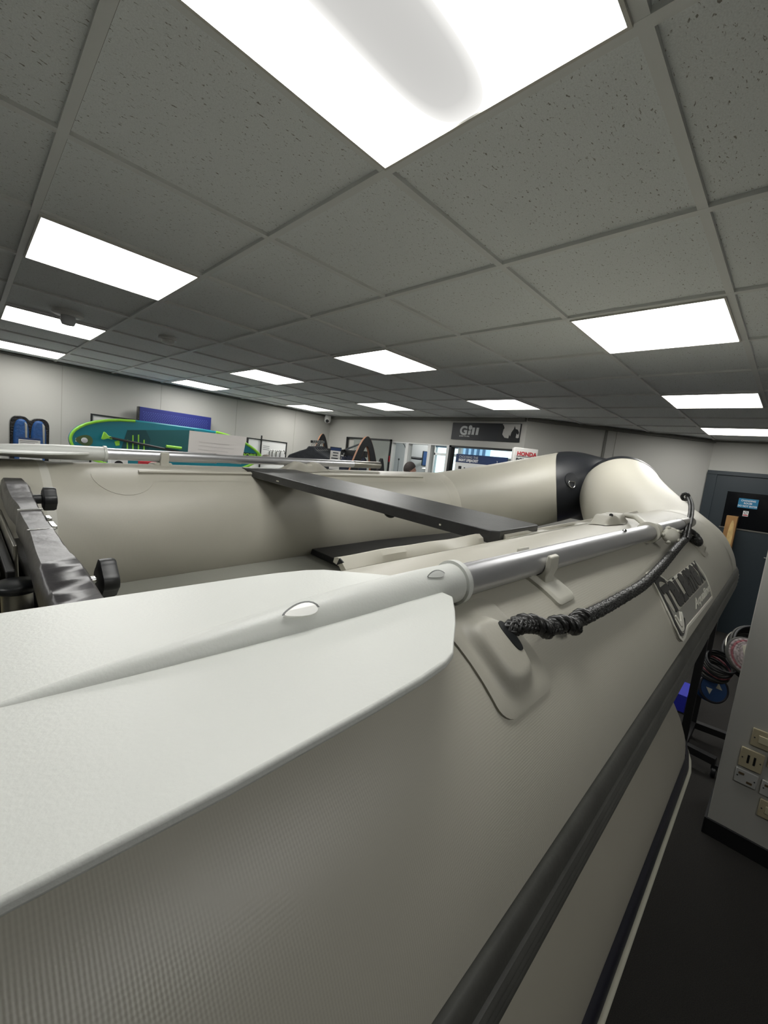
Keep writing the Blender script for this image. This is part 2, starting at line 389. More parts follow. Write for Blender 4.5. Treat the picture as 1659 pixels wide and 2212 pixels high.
# ================================================================== BOAT FRAME
BO = Vector((0, .869, 1.317)); BU = Vector((1, .015, .043)).normalized()
BV = Vector((-.015, 1, .026)); BV = (BV-BU*BV.dot(BU)).normalized(); BW = BU.cross(BV)
BM = Matrix(((BU[0], BV[0], BW[0], BO[0]), (BU[1], BV[1], BW[1], BO[1]), (BU[2], BV[2], BW[2], BO[2]), (0, 0, 0, 1)))
def bez(p, t): return p[0]*(1-t)**3+p[1]*3*t*(1-t)**2+p[2]*3*t*t*(1-t)+p[3]*t**3
class Path:
    """half centre line of an inflatable's tube, starboard side, from stern to bow tip; the other half is its mirror"""
    def __init__(s, us, a, u2, v2, w2, b, ang, ut, wt, wl, d, u_start, R):
        s.R = R
        P0 = Vector((us, -d, 0)); P3 = Vector((u2, -v2, w2)); P1 = P0+Vector((a, 0, 0)); P2 = P3-b*Vector((math.cos(ang), math.sin(ang), wl))
        tip = Vector((ut, 0, wt)); dr = (P3-P2).normalized(); k = .1
        pts = [Vector((u_start+(us-.04-u_start)*i/30, -d, 0)) for i in range(31)]
        pts += [bez([P0, P1, P2, P3], i/30) for i in range(31)]
        n1 = len(pts)-1
        pts += [bez([P3, P3+dr*k, tip-Vector((0, k, 0)), tip], i/12) for i in range(1, 13)]
        s.p = pts; L = [u_start]
        for q0, q1 in zip(pts, pts[1:]): L.append(L[-1]+(q1-q0).length)
        s.L = L; s.seam = L[n1]; s.tip = L[-1]
    def at(s, x):
        L = s.L; x = min(max(x, L[0]), L[-1]-1e-6)
        import bisect
        i = min(max(bisect.bisect_right(L, x)-1, 0), len(L)-2); f = (x-L[i])/(L[i+1]-L[i])
        p = s.p[i].lerp(s.p[i+1], f)
        def tan(j): return (s.p[min(j+1, len(L)-1)]-s.p[max(j-1, 0)]).normalized() if j < len(L)-1 else Vector((0, 1, 0))
        t = tan(i).lerp(tan(i+1), f).normalized(); return p, t
    def pt(s, x, th, dr=0, side=-1):     # th degrees: 0 outboard, 90 top
        p, t = s.at(x); out = t.cross(Vector((0, 0, 1))).normalized(); up = out.cross(t)
        a = math.radians(th); q = p+(out*math.cos(a)+up*math.sin(a))*(s.R+dr)
        return Vector((q.x, q.y*(-side), q.z))
    def sweep(s, mb, x0, x1, side, nth=56, th0=0, th1=360, prof=None, nx=60, closed=True, cap=False):
        v = []; f = []
        ths = [th0+(th1-th0)*k/nth for k in range(nth if closed else nth+1)]; m_ = len(ths)
        for i in range(nx+1):
            x = x0+(x1-x0)*i/nx
            for th in ths: v.append(s.pt(x, th, prof(th, x) if prof else 0, side))
        for i in range(nx):
            for k in range(m_ if closed else m_-1): f.append((i*m_+k, i*m_+(k+1) % m_, (i+1)*m_+(k+1) % m_, (i+1)*m_+k))
        if cap: f.append(tuple(range(m_))); f.append(tuple(nx*m_+k for k in range(m_)))
        mb.add(v, f); return mb
P1 = Path(1.925, .052, 2.662, .169, .192, .344, .36, 2.908, .178, .237, .569, -.55, .21)
boat = thing('inflatable_dinghy', 'large pale grey inflatable dinghy with a black bow patch, lying on top of another dinghy', 'inflatable boat')
boat.matrix_world = BM
def shaped(mb, name, m, parent=boat, **k): return mb.build(name, m, parent, **k)
for side, nm in ((-1, 'side_tube'), (1, 'side_tube')):
    mb = MB(); P1.sweep(mb, -.42, P1.seam, side, nth=72, nx=110)
    # stern cone
    v = []; f = []; n = 72
    for i in range(7):
        q = i/6; x = -.42-.16*q; rr = .21*(1-.72*q**1.6)
        for k in range(n):
            a = 2*PI*k/n; v.append((x, side*(.569+math.cos(a)*rr), math.sin(a)*rr))
    for i in range(6):
        for k in range(n): f.append((i*n+k, i*n+(k+1) % n, (i+1)*n+(k+1) % n, (i+1)*n+k))
    f.append(tuple(6*n+k for k in range(n))); mb.add(v, f)
    tb = mb.build(nm, M['pvc'], boat, smooth=True, angle=80)
    # seam tapes
    mb = MB()
    for x in (1.80,): P1.sweep(mb, x-.006, x+.006, side, nth=72, prof=lambda th, q: .0009, nx=4)
    mb.build('seam_tape', M['pvc_plain'], tb, smooth=True)
    # rubbing strake with ribs
    def prof(th, x):
        e = abs(th)/11.5
        if e > .98: return -.002
        base = .0078*(1-e**6)**.5
        return base+(.0026*(.5+.5*math.cos((th+4.5)/3.4*2*PI)) if -10.5 < th < 5.5 else 0)
    mb = MB(); P1.sweep(mb, -.42, P1.tip-.0001, side, nth=70, th0=-11.5, th1=11.5, prof=prof, nx=130, closed=False)
    mb.build('rubbing_strake', M['strake'], boat, smooth=True, angle=50)
mb = MB(); P1.sweep(mb, P1.seam-.004, P1.tip, -1, nth=72, nx=16, prof=lambda a, b: .0015)
v = []; f = []; N_ = 72; K_ = 24
for i in range(K_+1):
    for k in range(N_):
        th = 360*k/N_; x0_ = P1.seam-.02-.20*max(0, -math.cos(math.radians(th)))**.8; v.append(P1.pt(x0_+(P1.tip-x0_)*i/K_, th, .0015, 1))
for i in range(K_):
    for k in range(N_): f.append((i*N_+k, i*N_+(k+1) % N_, (i+1)*N_+(k+1) % N_, (i+1)*N_+k))
mb.add(v, f)
bow = mb.build('bow_patch', M['black_pvc'], boat, smooth=True, angle=80)
bow['label'] = 'black bow patch'
# D ring on the inner face of the bow patch
c = P1.pt(2.668, 160, .004, 1); cn = (P1.pt(2.668, 160, .1, 1)-P1.pt(2.668, 160, 0, 1)).normalized(); DX = axisframe(c, cn)
mb = MB(); mb.lathe([(.044, -.002), (.043, .0008), (.03, .0012)], DX @ T(.006, .010, 0)); mb.build('ring_pad', M['black_pvc'], boat, smooth=True)
mb = MB(); ring = []
for k in range(28):
    a = 2*PI*k/28; yy = .021*math.cos(a); zz = .025*math.sin(a) if math.sin(a) < .45 else .025*.45
    ring.append(DX @ Vector((yy, zz-.012, .008)))
mb.tube(ring, .0024, 8, closed=True, ref=cn); mb.build('tow_ring', M['chrome'], boat, smooth=True)
# floor
fz = -.095
mb = MB(); out = []
for x in [i/20 for i in range(-2, 40)]: out.append((x, -.46))
for x in (2.0, 2.15, 2.3, 2.4, 2.5, 2.58): out.append((x, -.46+(x-1.95)**1.5*.62))
out += [(x, -y) for x, y in out[::-1]]
mb.prism(out, fz-.06, fz, Matrix.Identity(4)); mb.build('deck', M['deck'], boat)
# hull skin under the deck
mb = MB(); mb.prism([(x, y*.9) for x, y in out], fz-.075, fz-.061, Matrix.Identity(4)); mb.build('hull_bottom', M['pvc_plain'], boat)
# thwart
def bar(mb, a, b): mb.box(a, b); return mb
mb = MB(); mb.prism([(.712, -.487), (.70, -.475), (.722, .555), (.93, .567), (.885, -.48), (.878, -.487)], .186, .211, Matrix.Identity(4))
mb.build('thwart', M['bench'], boat, bevel=.002)['label'] = 'black wooden bench plank across the boat'
for v_, xa_ in ((-.36, .7035), (.30, .7165)):
    mb = MB(); mb.box((xa_-.001, v_-.007, .1945), (xa_+.004, v_+.007, .198)); mb.build('slot', M['piping'], boat)
mb = MB(); mb.tube([(.80, -.12+.02*math.cos(a), .178+.016*math.sin(a)) for a in [PI+PI*i/10 for i in range(11)]], .005, 8); mb.build('eyelet', M['black'], boat, smooth=True)
# keder rails (bench tracks) on both tubes
def rail(side, x0, x1, th, h, lean=0, name='bench_rail'):
    mb = MB(); v = []; f = []; n = 60; prof = [(-4.5, .0006), (-1.4, .0015), (-1.2, h*.55), (-1.9+lean, h), (0+lean, h*1.12), (1.4+lean, h*.9), (1.0, h*.45), (1.3, .0015), (9, .0006)]
    for i in range(n+1):
        x = x0+(x1-x0)*i/n; e = 1
        wob = .7*math.sin(x*23)+.5*math.sin(x*51+1) if lean else 0
        for dth, dr in prof: v.append(P1.pt(x, th+dth+wob*(dr > .004), dr*e, side))
    m_ = len(prof)
    for i in range(n):
        for k in range(m_-1): f.append((i*m_+k, i*m_+k+1, (i+1)*m_+k+1, (i+1)*m_+k))
    f.append(tuple(range(m_))); f.append(tuple(n*m_+k for k in range(m_)))
    mb.add(v, f); return mb.build(name, M['pvc_plain'], boat, smooth=True, angle=35)
rail(1, .37, 1.66, 115, .011)
rail(-1, .355, .70, 121, .021, 2, 'bench_flap'); rail(-1, .73, 1.70, 113, .009, 1, 'bench_flap')
mb = MB(); tri = [P1.pt(.3535, 121, .019), P1.pt(.3535, 123.5, .0125), P1.pt(.3535, 119.6, .0115)]; mb.add([*tri, *[p_+Vector((.002, 0, 0)) for p_ in tri]], [(0,1,2),(3,5,4),(0,1,4,3),(1,2,5,4),(2,0,3,5)]); mb.build('flap_opening', M['black'], boat)
def drape(side, c, outline, prof, m, name, parent=boat, rings=10, P=None, **k):
    """surface-hugging piece: outline of (s, theta) around centre c; prof(q) height at q=0 centre..1 edge"""
    P = P or P1; v = [P.pt(c[0], c[1], prof(0), side)]; f = []; n = len(outline)
    for j in range(1, rings+1):
        q = j/rings
        for (x, th) in outline: v.append(P.pt(c[0]+(x-c[0])*q, c[1]+(th-c[1])*q, prof(q), side))
    for i in range(n): f.append((0, 1+i, 1+(i+1) % n))
    for j in range(rings-1):
        for i in range(n): f.append((1+j*n+i, 1+(j+1)*n+i, 1+(j+1)*n+(i+1) % n, 1+j*n+(i+1) % n))
    v2 = [P.pt(x, th, -.002, side) for x, th in outline]; k0 = len(v); v += v2
    for i in range(n): f.append((1+(rings-1)*n+i, k0+i, k0+(i+1) % n, 1+(rings-1)*n+(i+1) % n))
    mb = MB(); mb.add(v, f); return mb.build(name, m, parent, smooth=True, angle=k.get('angle', 45))
def rrect(x0, x1, t0, t1, rx, rt, n=6):
    o = []
    for cx, ct, a0 in ((x1-rx, t1-rt, 0), (x0+rx, t1-rt, 90), (x0+rx, t0+rt, 180), (x1-rx, t0+rt, 270)):
        for i in range(n+1):
            a = math.radians(a0+90*i/n); o.append((cx+rx*math.cos(a), ct+rt*math.sin(a)))
    # densify
    d = []
    for i, p in enumerate(o):
        q = o[(i+1) % len(o)]; k = max(1, int(math.hypot((q[0]-p[0])*4, (q[1]-p[1])*.015)/.03))
        for j in range(k): d.append((p[0]+(q[0]-p[0])*j/k, p[1]+(q[1]-p[1])*j/k))
    return d
def oval(cx, ct, rx, rt, n=48, e=1): return [(cx+rx*math.copysign(abs(math.cos(a))**e, math.cos(a)), ct+rt*math.copysign(abs(math.sin(a))**e, math.sin(a))) for a in [2*PI*i/n for i in range(n)]]
# round patches where the rails start, far tube
drape(1, (.33, 118), oval(.33, 118, .075, 20), lambda q: .0012, M['pvc_plain'], 'rail_patch')
drape(1, (1.62, 112), oval(1.62, 112, .06, 12), lambda q: .0010, M['pvc_plain'], 'rail_patch')
# long edge patch on far tube near transom
tp_ = drape(1, (.03, 118), rrect(-.12, .168, 60, 190, .07, 30), lambda q: .0026, M['pvc_light'], 'transom_patch')
drape(1, (.02, 118), rrect(-.13, .150, 68, 188, .065, 28), lambda q: .0036, M['pvc_plain'], 'transom_patch_centre', parent=tp_)
drape(-1, (.02, 118), rrect(-.12, .14, 80, 185, .06, 22), lambda q: .0022, M['pvc_plain'], 'transom_patch')

# lifeline patches (rubber, embossed with a slot)
def handle_patch(side, cx, ct, name='rope_patch', sc=1.0):
    base = drape(side, (cx, ct), rrect(cx-.047*sc, cx+.050*sc, ct-14*sc, ct+16*sc, .018, 4.5), lambda q: .0032 if q < .985 else .0022, M['moulded'], name)
    def pr(q): return .0032+.011*(0.5+0.5*math.cos(PI*min(1, max(0, (q-.55)/.40))))
    drape(side, (cx-.003, ct), oval(cx-.003, ct, .034*sc, 12.0*sc, 56, .65), pr, M['moulded'], 'raised_pocket', parent=base, rings=14)
    # dark slot opening the pocket
    drape(side, (cx+.013*sc, ct+1.5), oval(cx+.0125*sc, ct+1.6, .0065*sc, 4.2*sc, 24, .8), lambda q: .0150, M['black'], 'slot', parent=base, rings=2)
    return base
handle_patch(-1, .354, 54)
handle_patch(-1, 1.43, 52, sc=.85)

# ---------------- near oar
def oar(A, D, up, label, near=True, cat='oar', blade_len=.47, joints=()):
    """A = mouth of the blade socket; D = direction to the handle"""
    D = Vector(D).normalized(); up = Vector(up); lat = D.cross(up).normalized(); up = lat.cross(D)
    X = Matrix(((D[0], lat[0], up[0], A[0]), (D[1], lat[1], up[1], A[1]), (D[2], lat[2], up[2], A[2]), (0, 0, 0, 1)))
    t = thing('oar', label, cat); t.matrix_world = X
    # blade plate: local x negative towards the tip
    end = [(-.42, .119), (-.47, .112), (-.50, .095), (-.515, .06), (-.52, .02)]
    lo = [(-.066, .010), (-.070, .033), (-.096, .055), (-.118, .072), (-.146, .0915), (-.160, .1015), (-.174, .1065), (-.20, .1105), (-.241, .114), (-.313, .118)]+end
    hi = [(-.058, .012), (-.060, .033), (-.085, .063), (-.106, .086), (-.118, .099), (-.135, .107), (-.165, .112), (-.20, .1145), (-.30, .117)]+end
    o = lo+[(x, -y) for x, y in hi[::-1]]
    mb = MB(); mb.prism(o, -.0028, .0028, Matrix.Identity(4)); bl = mb.build('blade', M['white_plastic'], t, bevel=.0018, seg=3)
    # socket and tapering spine with a small drain window each
    mb = MB(); n = 40; v = []; f = []; xs = [-.475, -.45, -.42, -.39, -.37, -.345, -.31, -.27, -.23, -.19, -.15, -.11, -.07, -.05, -.04, -.03, -.024]
    for x in xs:
        q = min(1, max(.03, (x+.400)/.29)); lat_ = .0125*min(1.6, max(0, (-x-.09)/.28)); R_ = .0202*math.sin(q*PI/2)**.9
        if x > -.06: R_ = .0202
        for k in range(n): a = 2*PI*k/n; v.append((x, lat_+R_*math.cos(a)*(1 if x > -.1 else .95), R_*math.sin(a)))
    for i in range(len(xs)-1):
        for k in range(n): f.append((i*n+k, i*n+(k+1) % n, (i+1)*n+(k+1) % n, (i+1)*n+k))
    f.append(tuple(range(n)))
    mb.add(v, f); mb.build('spine', M['white_plastic'], bl, smooth=True, angle=60)
    mb = MB(); mb.tube([(-.030, 0, 0), (-.0295, 0, 0), (-.0225, 0, 0), (-.022, 0, 0)], [.0200, .0232, .0232, .0185], 48); mb.build('collar', M['white_plastic'], t, smooth=True, angle=50)
    # half-moon windows in the socket
    for wx, ang0, rr, aw, lw, yo in () if not near else ((-.070, .95, .0204, .33, .0115, 0), (-.220, .95, .0182, .50, .0130, .0062)):
        nn = 24; rim = []; hole = []
        for k in range(nn):
            a = 2*PI*k/nn; dx = lw*math.cos(a); da = aw*math.sin(a)*(1 if math.sin(a) > 0 else .6)*(.30+.70*(.5+.5*math.cos(a)))
            rim.append((wx+dx*1.15, yo+rr*1.04*math.cos(ang0+da*1.3), rr*1.04*math.sin(ang0+da*1.3)))
            hole.append((wx+dx, yo+(rr*1.05)*math.cos(ang0+da), (rr*1.05)*math.sin(ang0+da)))
        mb = MB(); mb.add(hole+[(x, y*.8, z*.8) for x, y, z in hole], [tuple(range(nn))]+[(i, (i+1) % nn, nn+(i+1) % nn, nn+i) for i in range(nn)])
        mb.build('window', M['window_mid'] if wx > -.1 else M['window_lit'], t)
        mb = MB(); mb.add([(x, y, z) for x, y, z in hole]+rim, [(i, (i+1) % nn, nn+(i+1) % nn, nn+i) for i in range(nn//2)]); mb.build('window_rim', M['window_in'], t)
    # shaft, thinner end, grip
    L = 1.10
    mb = MB(); mb.tube([(-.035, 0, 0), (joints[0], 0, 0)], .0172, 40); mb.build('shaft', M['alu'], t, smooth=True, angle=50)
    mb = MB(); mb.tube([(joints[0], 0, 0), (joints[1], 0, 0)], .0152, 40)
    mb.tube([(joints[0]-.003, 0, 0), (joints[0]+.001, 0, 0)], .0178, 40)
    mb.build('inner_shaft', M['alu'], t, smooth=True, angle=50)
    mb = MB(); mb.tube([(joints[1], 0, 0), (L, 0, 0), (L+.004, 0, 0)], [.0158, .0158, .012], 40); mb.build('grip', M['steel'], t, smooth=True, angle=50)
    return t, X
A = Vector((.3822, .238, 1.536)); B = Vector((1.4246, .2175, 1.5759))
oar1, OX = oar(A, B-A, (.005, .027, 1), 'white-bladed aluminium oar in the foreground lying on the near tube', joints=(.70, .97))
fa = BM @ Vector((.335, .575, .2365)); fb = BM @ Vector((1.44, .570, .2385))
oar2, OX2 = oar(fa, fb-fa, (0, 0, 1), 'white-bladed aluminium oar on the far tube, seen edge-on', near=False, joints=(.30, .93))
# rivet on the near shaft
mb = MB(); mb.lathe([(.004, 0), (.004, .002), (.002, .004)], T(.50, .004, .0165)); mb.build('button', M['chrome'], oar1, smooth=True)
# oarlock collar + clamp knob on the near oar
mb = MB(); mb.tube([(.675, 0, 0), (.677, 0, 0), (.715, 0, 0), (.717, 0, 0)], [.0195, .0215, .0215, .0195], 36)
mb.tube([(.675, 0, 0), (.683, 0, 0)], .0240, 36); mb.build('oar_ring', M['grey_plastic'], oar1, smooth=True, angle=40)
mb = MB(); v = []
X = axisframe((.722, .030, -.005), (-.75, .55, .25))
mb.lathe([(.008, -.01), (.008, .004), (.0165, .005), (.0175, .012), (.012, .017), (.003, .018)], X, 24)
for k in range(5):
    a = 2*PI*k/5; mb.lathe([(.004, .004), (.005, .009), (.004, .0145), (.001, .016)], X @ T(.016*math.cos(a), .016*math.sin(a), 0), 12)
mb.build('clamp_knob', M['grey_plastic'], oar1, smooth=True, angle=60)
# oar cradles glued on the tubes (part of the boat)
def cradle(side, x, th, name='oar_cradle'):
    base = drape(side, (x, th), rrect(x-.028, x+.028, th-11, th+11, .008, 2), lambda q: .005 if q < .97 else .003, M['grey_plastic'], name)
    p0 = P1.pt(x, th, .003, side); n = (p0-Vector((x, side*.569, 0))).normalized()
    up = Vector((0, 0, 1)); return base, p0, n
# near cradle under shaft at s ~ .165 along the oar
def clip(parent, c, up, lat, r, w_, m, legs=.012, root=None):
    """U-shaped clip holding a shaft: c centre of the shaft, opening along up"""
    mb = MB(); pts = []; n = 18
    outer = []; inner = []
    for i in range(n+1):
        a = math.radians(205+ -230*i/n) if False else math.radians(200 - (-220)*i/n)
        inner.append((math.cos(a)*(r+.0006), math.sin(a)*(r+.0006)))
        outer.append((math.cos(a)*(r+.006), math.sin(a)*(r+.006)))
    outer[0] = (outer[0][0]*1.05, outer[0][1]+.012); outer[-1] = (outer[-1][0]*1.05, outer[-1][1]+.012)
    o = inner+outer[::-1]
    return o
def cradle_clip(shaftX, sx, side, tubex, root_th, name):
    """upright clip around the shaft standing on a foot that hugs the tube"""
    c = shaftX @ Vector((sx, 0, 0)); cl = BM.inverted() @ c
    th = math.degrees(math.atan2(cl.z, (abs(cl.y)-.569))) if side > 0 else math.degrees(math.atan2(cl.z, (-cl.y-.569)))
    foot = drape(side, (cl.x, th-6), rrect(cl.x-.026, cl.x+.026, th-16, th+4, .007, 2), lambda q: .0065 if q < .95 else .004, M['grey_plastic'], name)
    D = (BM.inverted().to_3x3() @ shaftX.to_3x3() @ Vector((1, 0, 0))).normalized()
    rad = (cl-Vector((cl.x, side*.569, 0))); rad.x = 0; rad.normalize(); up = Vector((0, 0, 1)); lat = D.cross(up).normalized(); up = lat.cross(D)
    X = Matrix(((lat[0], up[0], D[0], cl[0]), (lat[1], up[1], D[1], cl[1]), (lat[2], up[2], D[2], cl[2]), (0, 0, 0, 1)))
    r = .0176; n = 22; o = []
    for i in range(n+1):
        a = math.radians(172-(-1)*196*i/n); o.append((r*math.cos(a), r*math.sin(a)))
    e0, e1 = o[0], o[-1]
    foot_y = -((cl-Vector((cl.x, side*.569, 0))).length-.21)-.003
    right = [(e1[0]+.001, e1[1]+.012), (e1[0]+.007, e1[1]+.010), (r+.0075, -.004), (r+.004, -.014), (.023, foot_y-.002), (-.023, foot_y-.002), (-r-.004, -.014), (-r-.0075, -.004), (e0[0]-.007, e0[1]+.010), (e0[0]-.001, e0[1]+.012)]
    mb = MB(); mb.prism(o+right, -.012, .012, X); mb.build('clip', M['grey_plastic'], foot, bevel=.0015)
    return foot
cradle_clip(OX, .158, -1, 0, 0, 'oar_cradle')
cradle_clip(OX2, .13, 1, 0, 0, 'oar_cradle')
# rowlock sockets (moulded pyramids with a pin)
def rowlock(side, x, th, L=.16, h=.05, pin=True):
    c = P1.pt(x, th, 0, side); base = None
    mb = MB(); v = []; f = []; NS, NT = 24, 18
    for i in range(NS+1):
        a = -1+2*i/NS
        for j in range(NT+1):
            b = -1+2*j/NT; hx = max(0, 1-abs(a)**1.3); hb = max(0, 1-abs(b)**2)
            bump = h*min(1, max(0, (1-abs(a))*1.9))*min(1, hb*1.6)
            bump = max(.0, bump-.010*math.exp(-((a)/.18)**2)*(1 if pin else 0))
            v.append(P1.pt(x+a*L/2, th+b*10*(1-.45*abs(a)), .0015+bump, side))
    m_ = NT+1
    for i in range(NS):
        for j in range(NT): f.append((i*m_+j, i*m_+j+1, (i+1)*m_+j+1, (i+1)*m_+j))
    mb.add(v, f); b_ = mb.build('rowlock_base', M['moulded'], boat, smooth=True, angle=50)
    q = P1.pt(x, th+4, h*.6, side)
    mb = MB(); mb.tube([(q.x-.012, q.y, q.z), (q.x+.012, q.y, q.z)], .009, 16); mb.build('pin', M['grey_plastic'], b_, smooth=True)
    return b_
rowlock(1, .995, 96, .22, .030)
rowlock(-1, 1.175, 97, .19, .022)
mb = MB(); q = P1.pt(1.13, 93, .0215); mb.lathe([(.0045, 0), (.0045, .003)], axisframe(q, (-.6, -.2, .7))); mb.build('hole', M['black'], boat)
# swivelling arm from the rowlock to the oar ring
q0 = P1.pt(1.26, 93, .016); q1 = BM.inverted() @ (OX @ Vector((.705, -.01, .012)))
mb = MB(); mb.tube([q0, q0.lerp(q1, .5)+Vector((0, 0, .008)), q1], .007, 14); mb.build('rowlock_arm', M['grey_plastic'], boat, smooth=True)
# paper card standing behind the far oar
cM = BM
a, b = Q(405, 993, 1, 1.475), Q(521, 1003, 1, 1.475); c_, d_ = Q(410, 930, 1, 1.475), Q(533, 944, 1, 1.475)
off = Vector((0, .003, 0)); mb = MB(); mb.add([a, b, d_, c_, a+off, b+off, d_+off, c_+off], [(0,1,2,3),(4,5,6,7),(0,1,5,4),(1,2,6,5),(2,3,7,6),(3,0,4,7)])
cd = tag(mb.build('paper_card', mat('warm_white_card', (212, 208, 205), .8)), 'blank-looking white paper card standing behind the far oar', 'card')
mb = MB()
for k in range(4):
    f0 = .25+.13*k; l0 = a.lerp(c_, f0).lerp(b.lerp(d_, f0), .16); l1 = a.lerp(c_, f0).lerp(b.lerp(d_, f0), .8-.1*(k % 2))
    hh = Vector((0, -.001, .0022)); mb.add([l0+Vector((0, -.001, 0)), l1+Vector((0, -.001, 0)), l1+hh, l0+hh], [(0,1,2,3)])
mb.build('faint_print', mat('faint_print', (196, 192, 190), .8), cd)

# ---------------- Talamex badge on the near tube
def bp(x, y, dr=.003): return P1.pt(x, 17+math.degrees(y/.21), dr)   # y metres up from theta 17
def badge_outline():
    pts = [(.948, .028)]
    return pts
o = [(.950, .006), (1.275, .000), (1.268, .050), (1.251, .0935), (.948, .0965), (.925, .118), (.905, .128), (.885, .128), (.868, .116), (.855, .09), (.848, .06), (.852, .032), (.868, .008), (.889, -.003), (.912, -.003), (.935, .003)]
def dens(o, k=4):
    r = []
    for i, p in enumerate(o):
        q = o[(i+1) % len(o)]
        for j in range(k): r.append((p[0]+(q[0]-p[0])*j/k, p[1]+(q[1]-p[1])*j/k))
    return r
def toth(o): return [(x, 17+math.degrees(y/.21)) for x, y in o]
c0 = (1.02, 17+math.degrees(.05/.21))
edge = drape(-1, c0, toth(dens(o)), lambda q: .0022, M['badge_edge'], 'badge'); edge['label'] = 'rubber maker badge with black lettering'
def inset(o, d):
    cx, cy = sum(p[0] for p in o)/len(o), sum(p[1] for p in o)/len(o); r = []; n = len(o)
    for i in range(n):
        p0, p1, p2 = Vector(o[i-1]), Vector(o[i]), Vector(o[(i+1) % n]); e1 = (p1-p0).normalized(); e2 = (p2-p1).normalized()
        nn = Vector((-(e1.y+e2.y), e1.x+e2.x)).normalized(); r.append((p1.x+nn.x*d, p1.y+nn.y*d))
    return r
drape(-1, c0, toth(dens(inset(o, .0055))), lambda q: .0034, M['badge'], 'badge_panel', parent=edge)
up_ = [(.925, .045), (1.25, .042), (1.252, .050), (1.245, .088), (.948, .090), (.92, .112), (.90, .1205), (.885, .12), (.872, .108), (.868, .08), (.885, .05)]
drape(-1, (1.0, 17+math.degrees(.07/.21)), toth(dens(up_)), lambda q: .0040, M['pvc_plain'], 'badge_field', parent=edge)
def ribbon(pts, wd, dr, m, name):
    v = []; f = []; n = len(pts)
    for i, (x, y) in enumerate(pts):
        p0 = Vector(pts[max(i-1, 0)]); p1 = Vector(pts[min(i+1, n-1)]); t = (p1-p0).normalized(); nn = Vector((-t.y, t.x)); w_ = wd[i] if isinstance(wd, list) else wd
        for sgn in (-1, 1): v.append(bp(x+nn.x*w_*sgn/2, y+nn.y*w_*sgn/2, dr))
    for i in range(n-1): f.append((2*i, 2*i+1, 2*i+3, 2*i+2))
    mb = MB(); mb.add(v, f); ob = mb.build(name, m, edge)
    sm = ob.modifiers.new('s', 'SOLIDIFY'); sm.thickness = .002; return ob
oo = dens(inset(o, .0028)); oo.append(oo[0]); ribbon(oo, .0048, .0052, M['badge_edge'], 'badge_outline')
arc = [(.932, .099), (.912, .108), (.890, .110), (.872, .100), (.862, .080), (.858, .055), (.866, .030), (.882, .013), (.902, .008), (.922, .013), (.936, .027)]
def smooth(p, k=3):
    for _ in range(k):
        r = [p[0]]
        for a, b in zip(p, p[1:]): r += [(a[0]*.75+b[0]*.25, a[1]*.75+b[1]*.25), (a[0]*.25+b[0]*.75, a[1]*.25+b[1]*.75)]
        r.append(p[-1]); p = r
    return p
sa = smooth(arc); ribbon(sa, [.004+.0085*math.sin(PI*min(1, .15+i/len(sa))) for i in range(len(sa))], .0055, M['badge_black'], 'swoosh')
for k, r_ in ((0, .018), (1, .032)):
    pts = smooth([(.900-r_*.9, .048-r_*.25), (.903-r_*.4, .040-r_*.75), (.905+r_*.2, .038-r_*.8), (.907+r_*.75, .046-r_*.2)]); ribbon(pts, [.003+.006*math.sin(PI*i/len(pts)) for i in range(len(pts))], .0055, M['badge_edge'], 'ripple')
def fitted(s_, x0, x1, y0, y1, dr, bold, name, m, shear=0, size=.05):
    """lettering scaled to fill a box on the tube's surface (metres along, metres up from theta 17)"""
    raw = text_mb(s_, size, Matrix.Identity(4), depth=.0006, bold=bold, shear=shear)
    xs = [p[0] for p in raw.v]; ys = [p[1] for p in raw.v]; ax, bx, ay, by = min(xs), max(xs), min(ys), max(ys)
    raw.v = [tuple(bp(x0+(p[0]-ax)/(bx-ax)*(x1-x0), y0+(p[1]-ay)/(by-ay)*(y1-y0), dr+max(0, p[2]))) for p in raw.v]
    return raw.build(name, m, edge)
xx = .876
for ch, wd_ in (('T', .050), ('a', .050), ('L', .040), ('a', .050), ('m', .070), ('e', .052), ('X', .052)):
    slant = .004; fitted(ch, xx, xx+wd_+.003, .0465, .0955, .0050, .0030, 'letter', M['badge_black'], shear=-.05); xx += wd_+.0015
fitted('Aqualine', 1.055, 1.262, .013, .0365, .0042, .0007, 'lettering', M['badge_edge'], shear=.2)

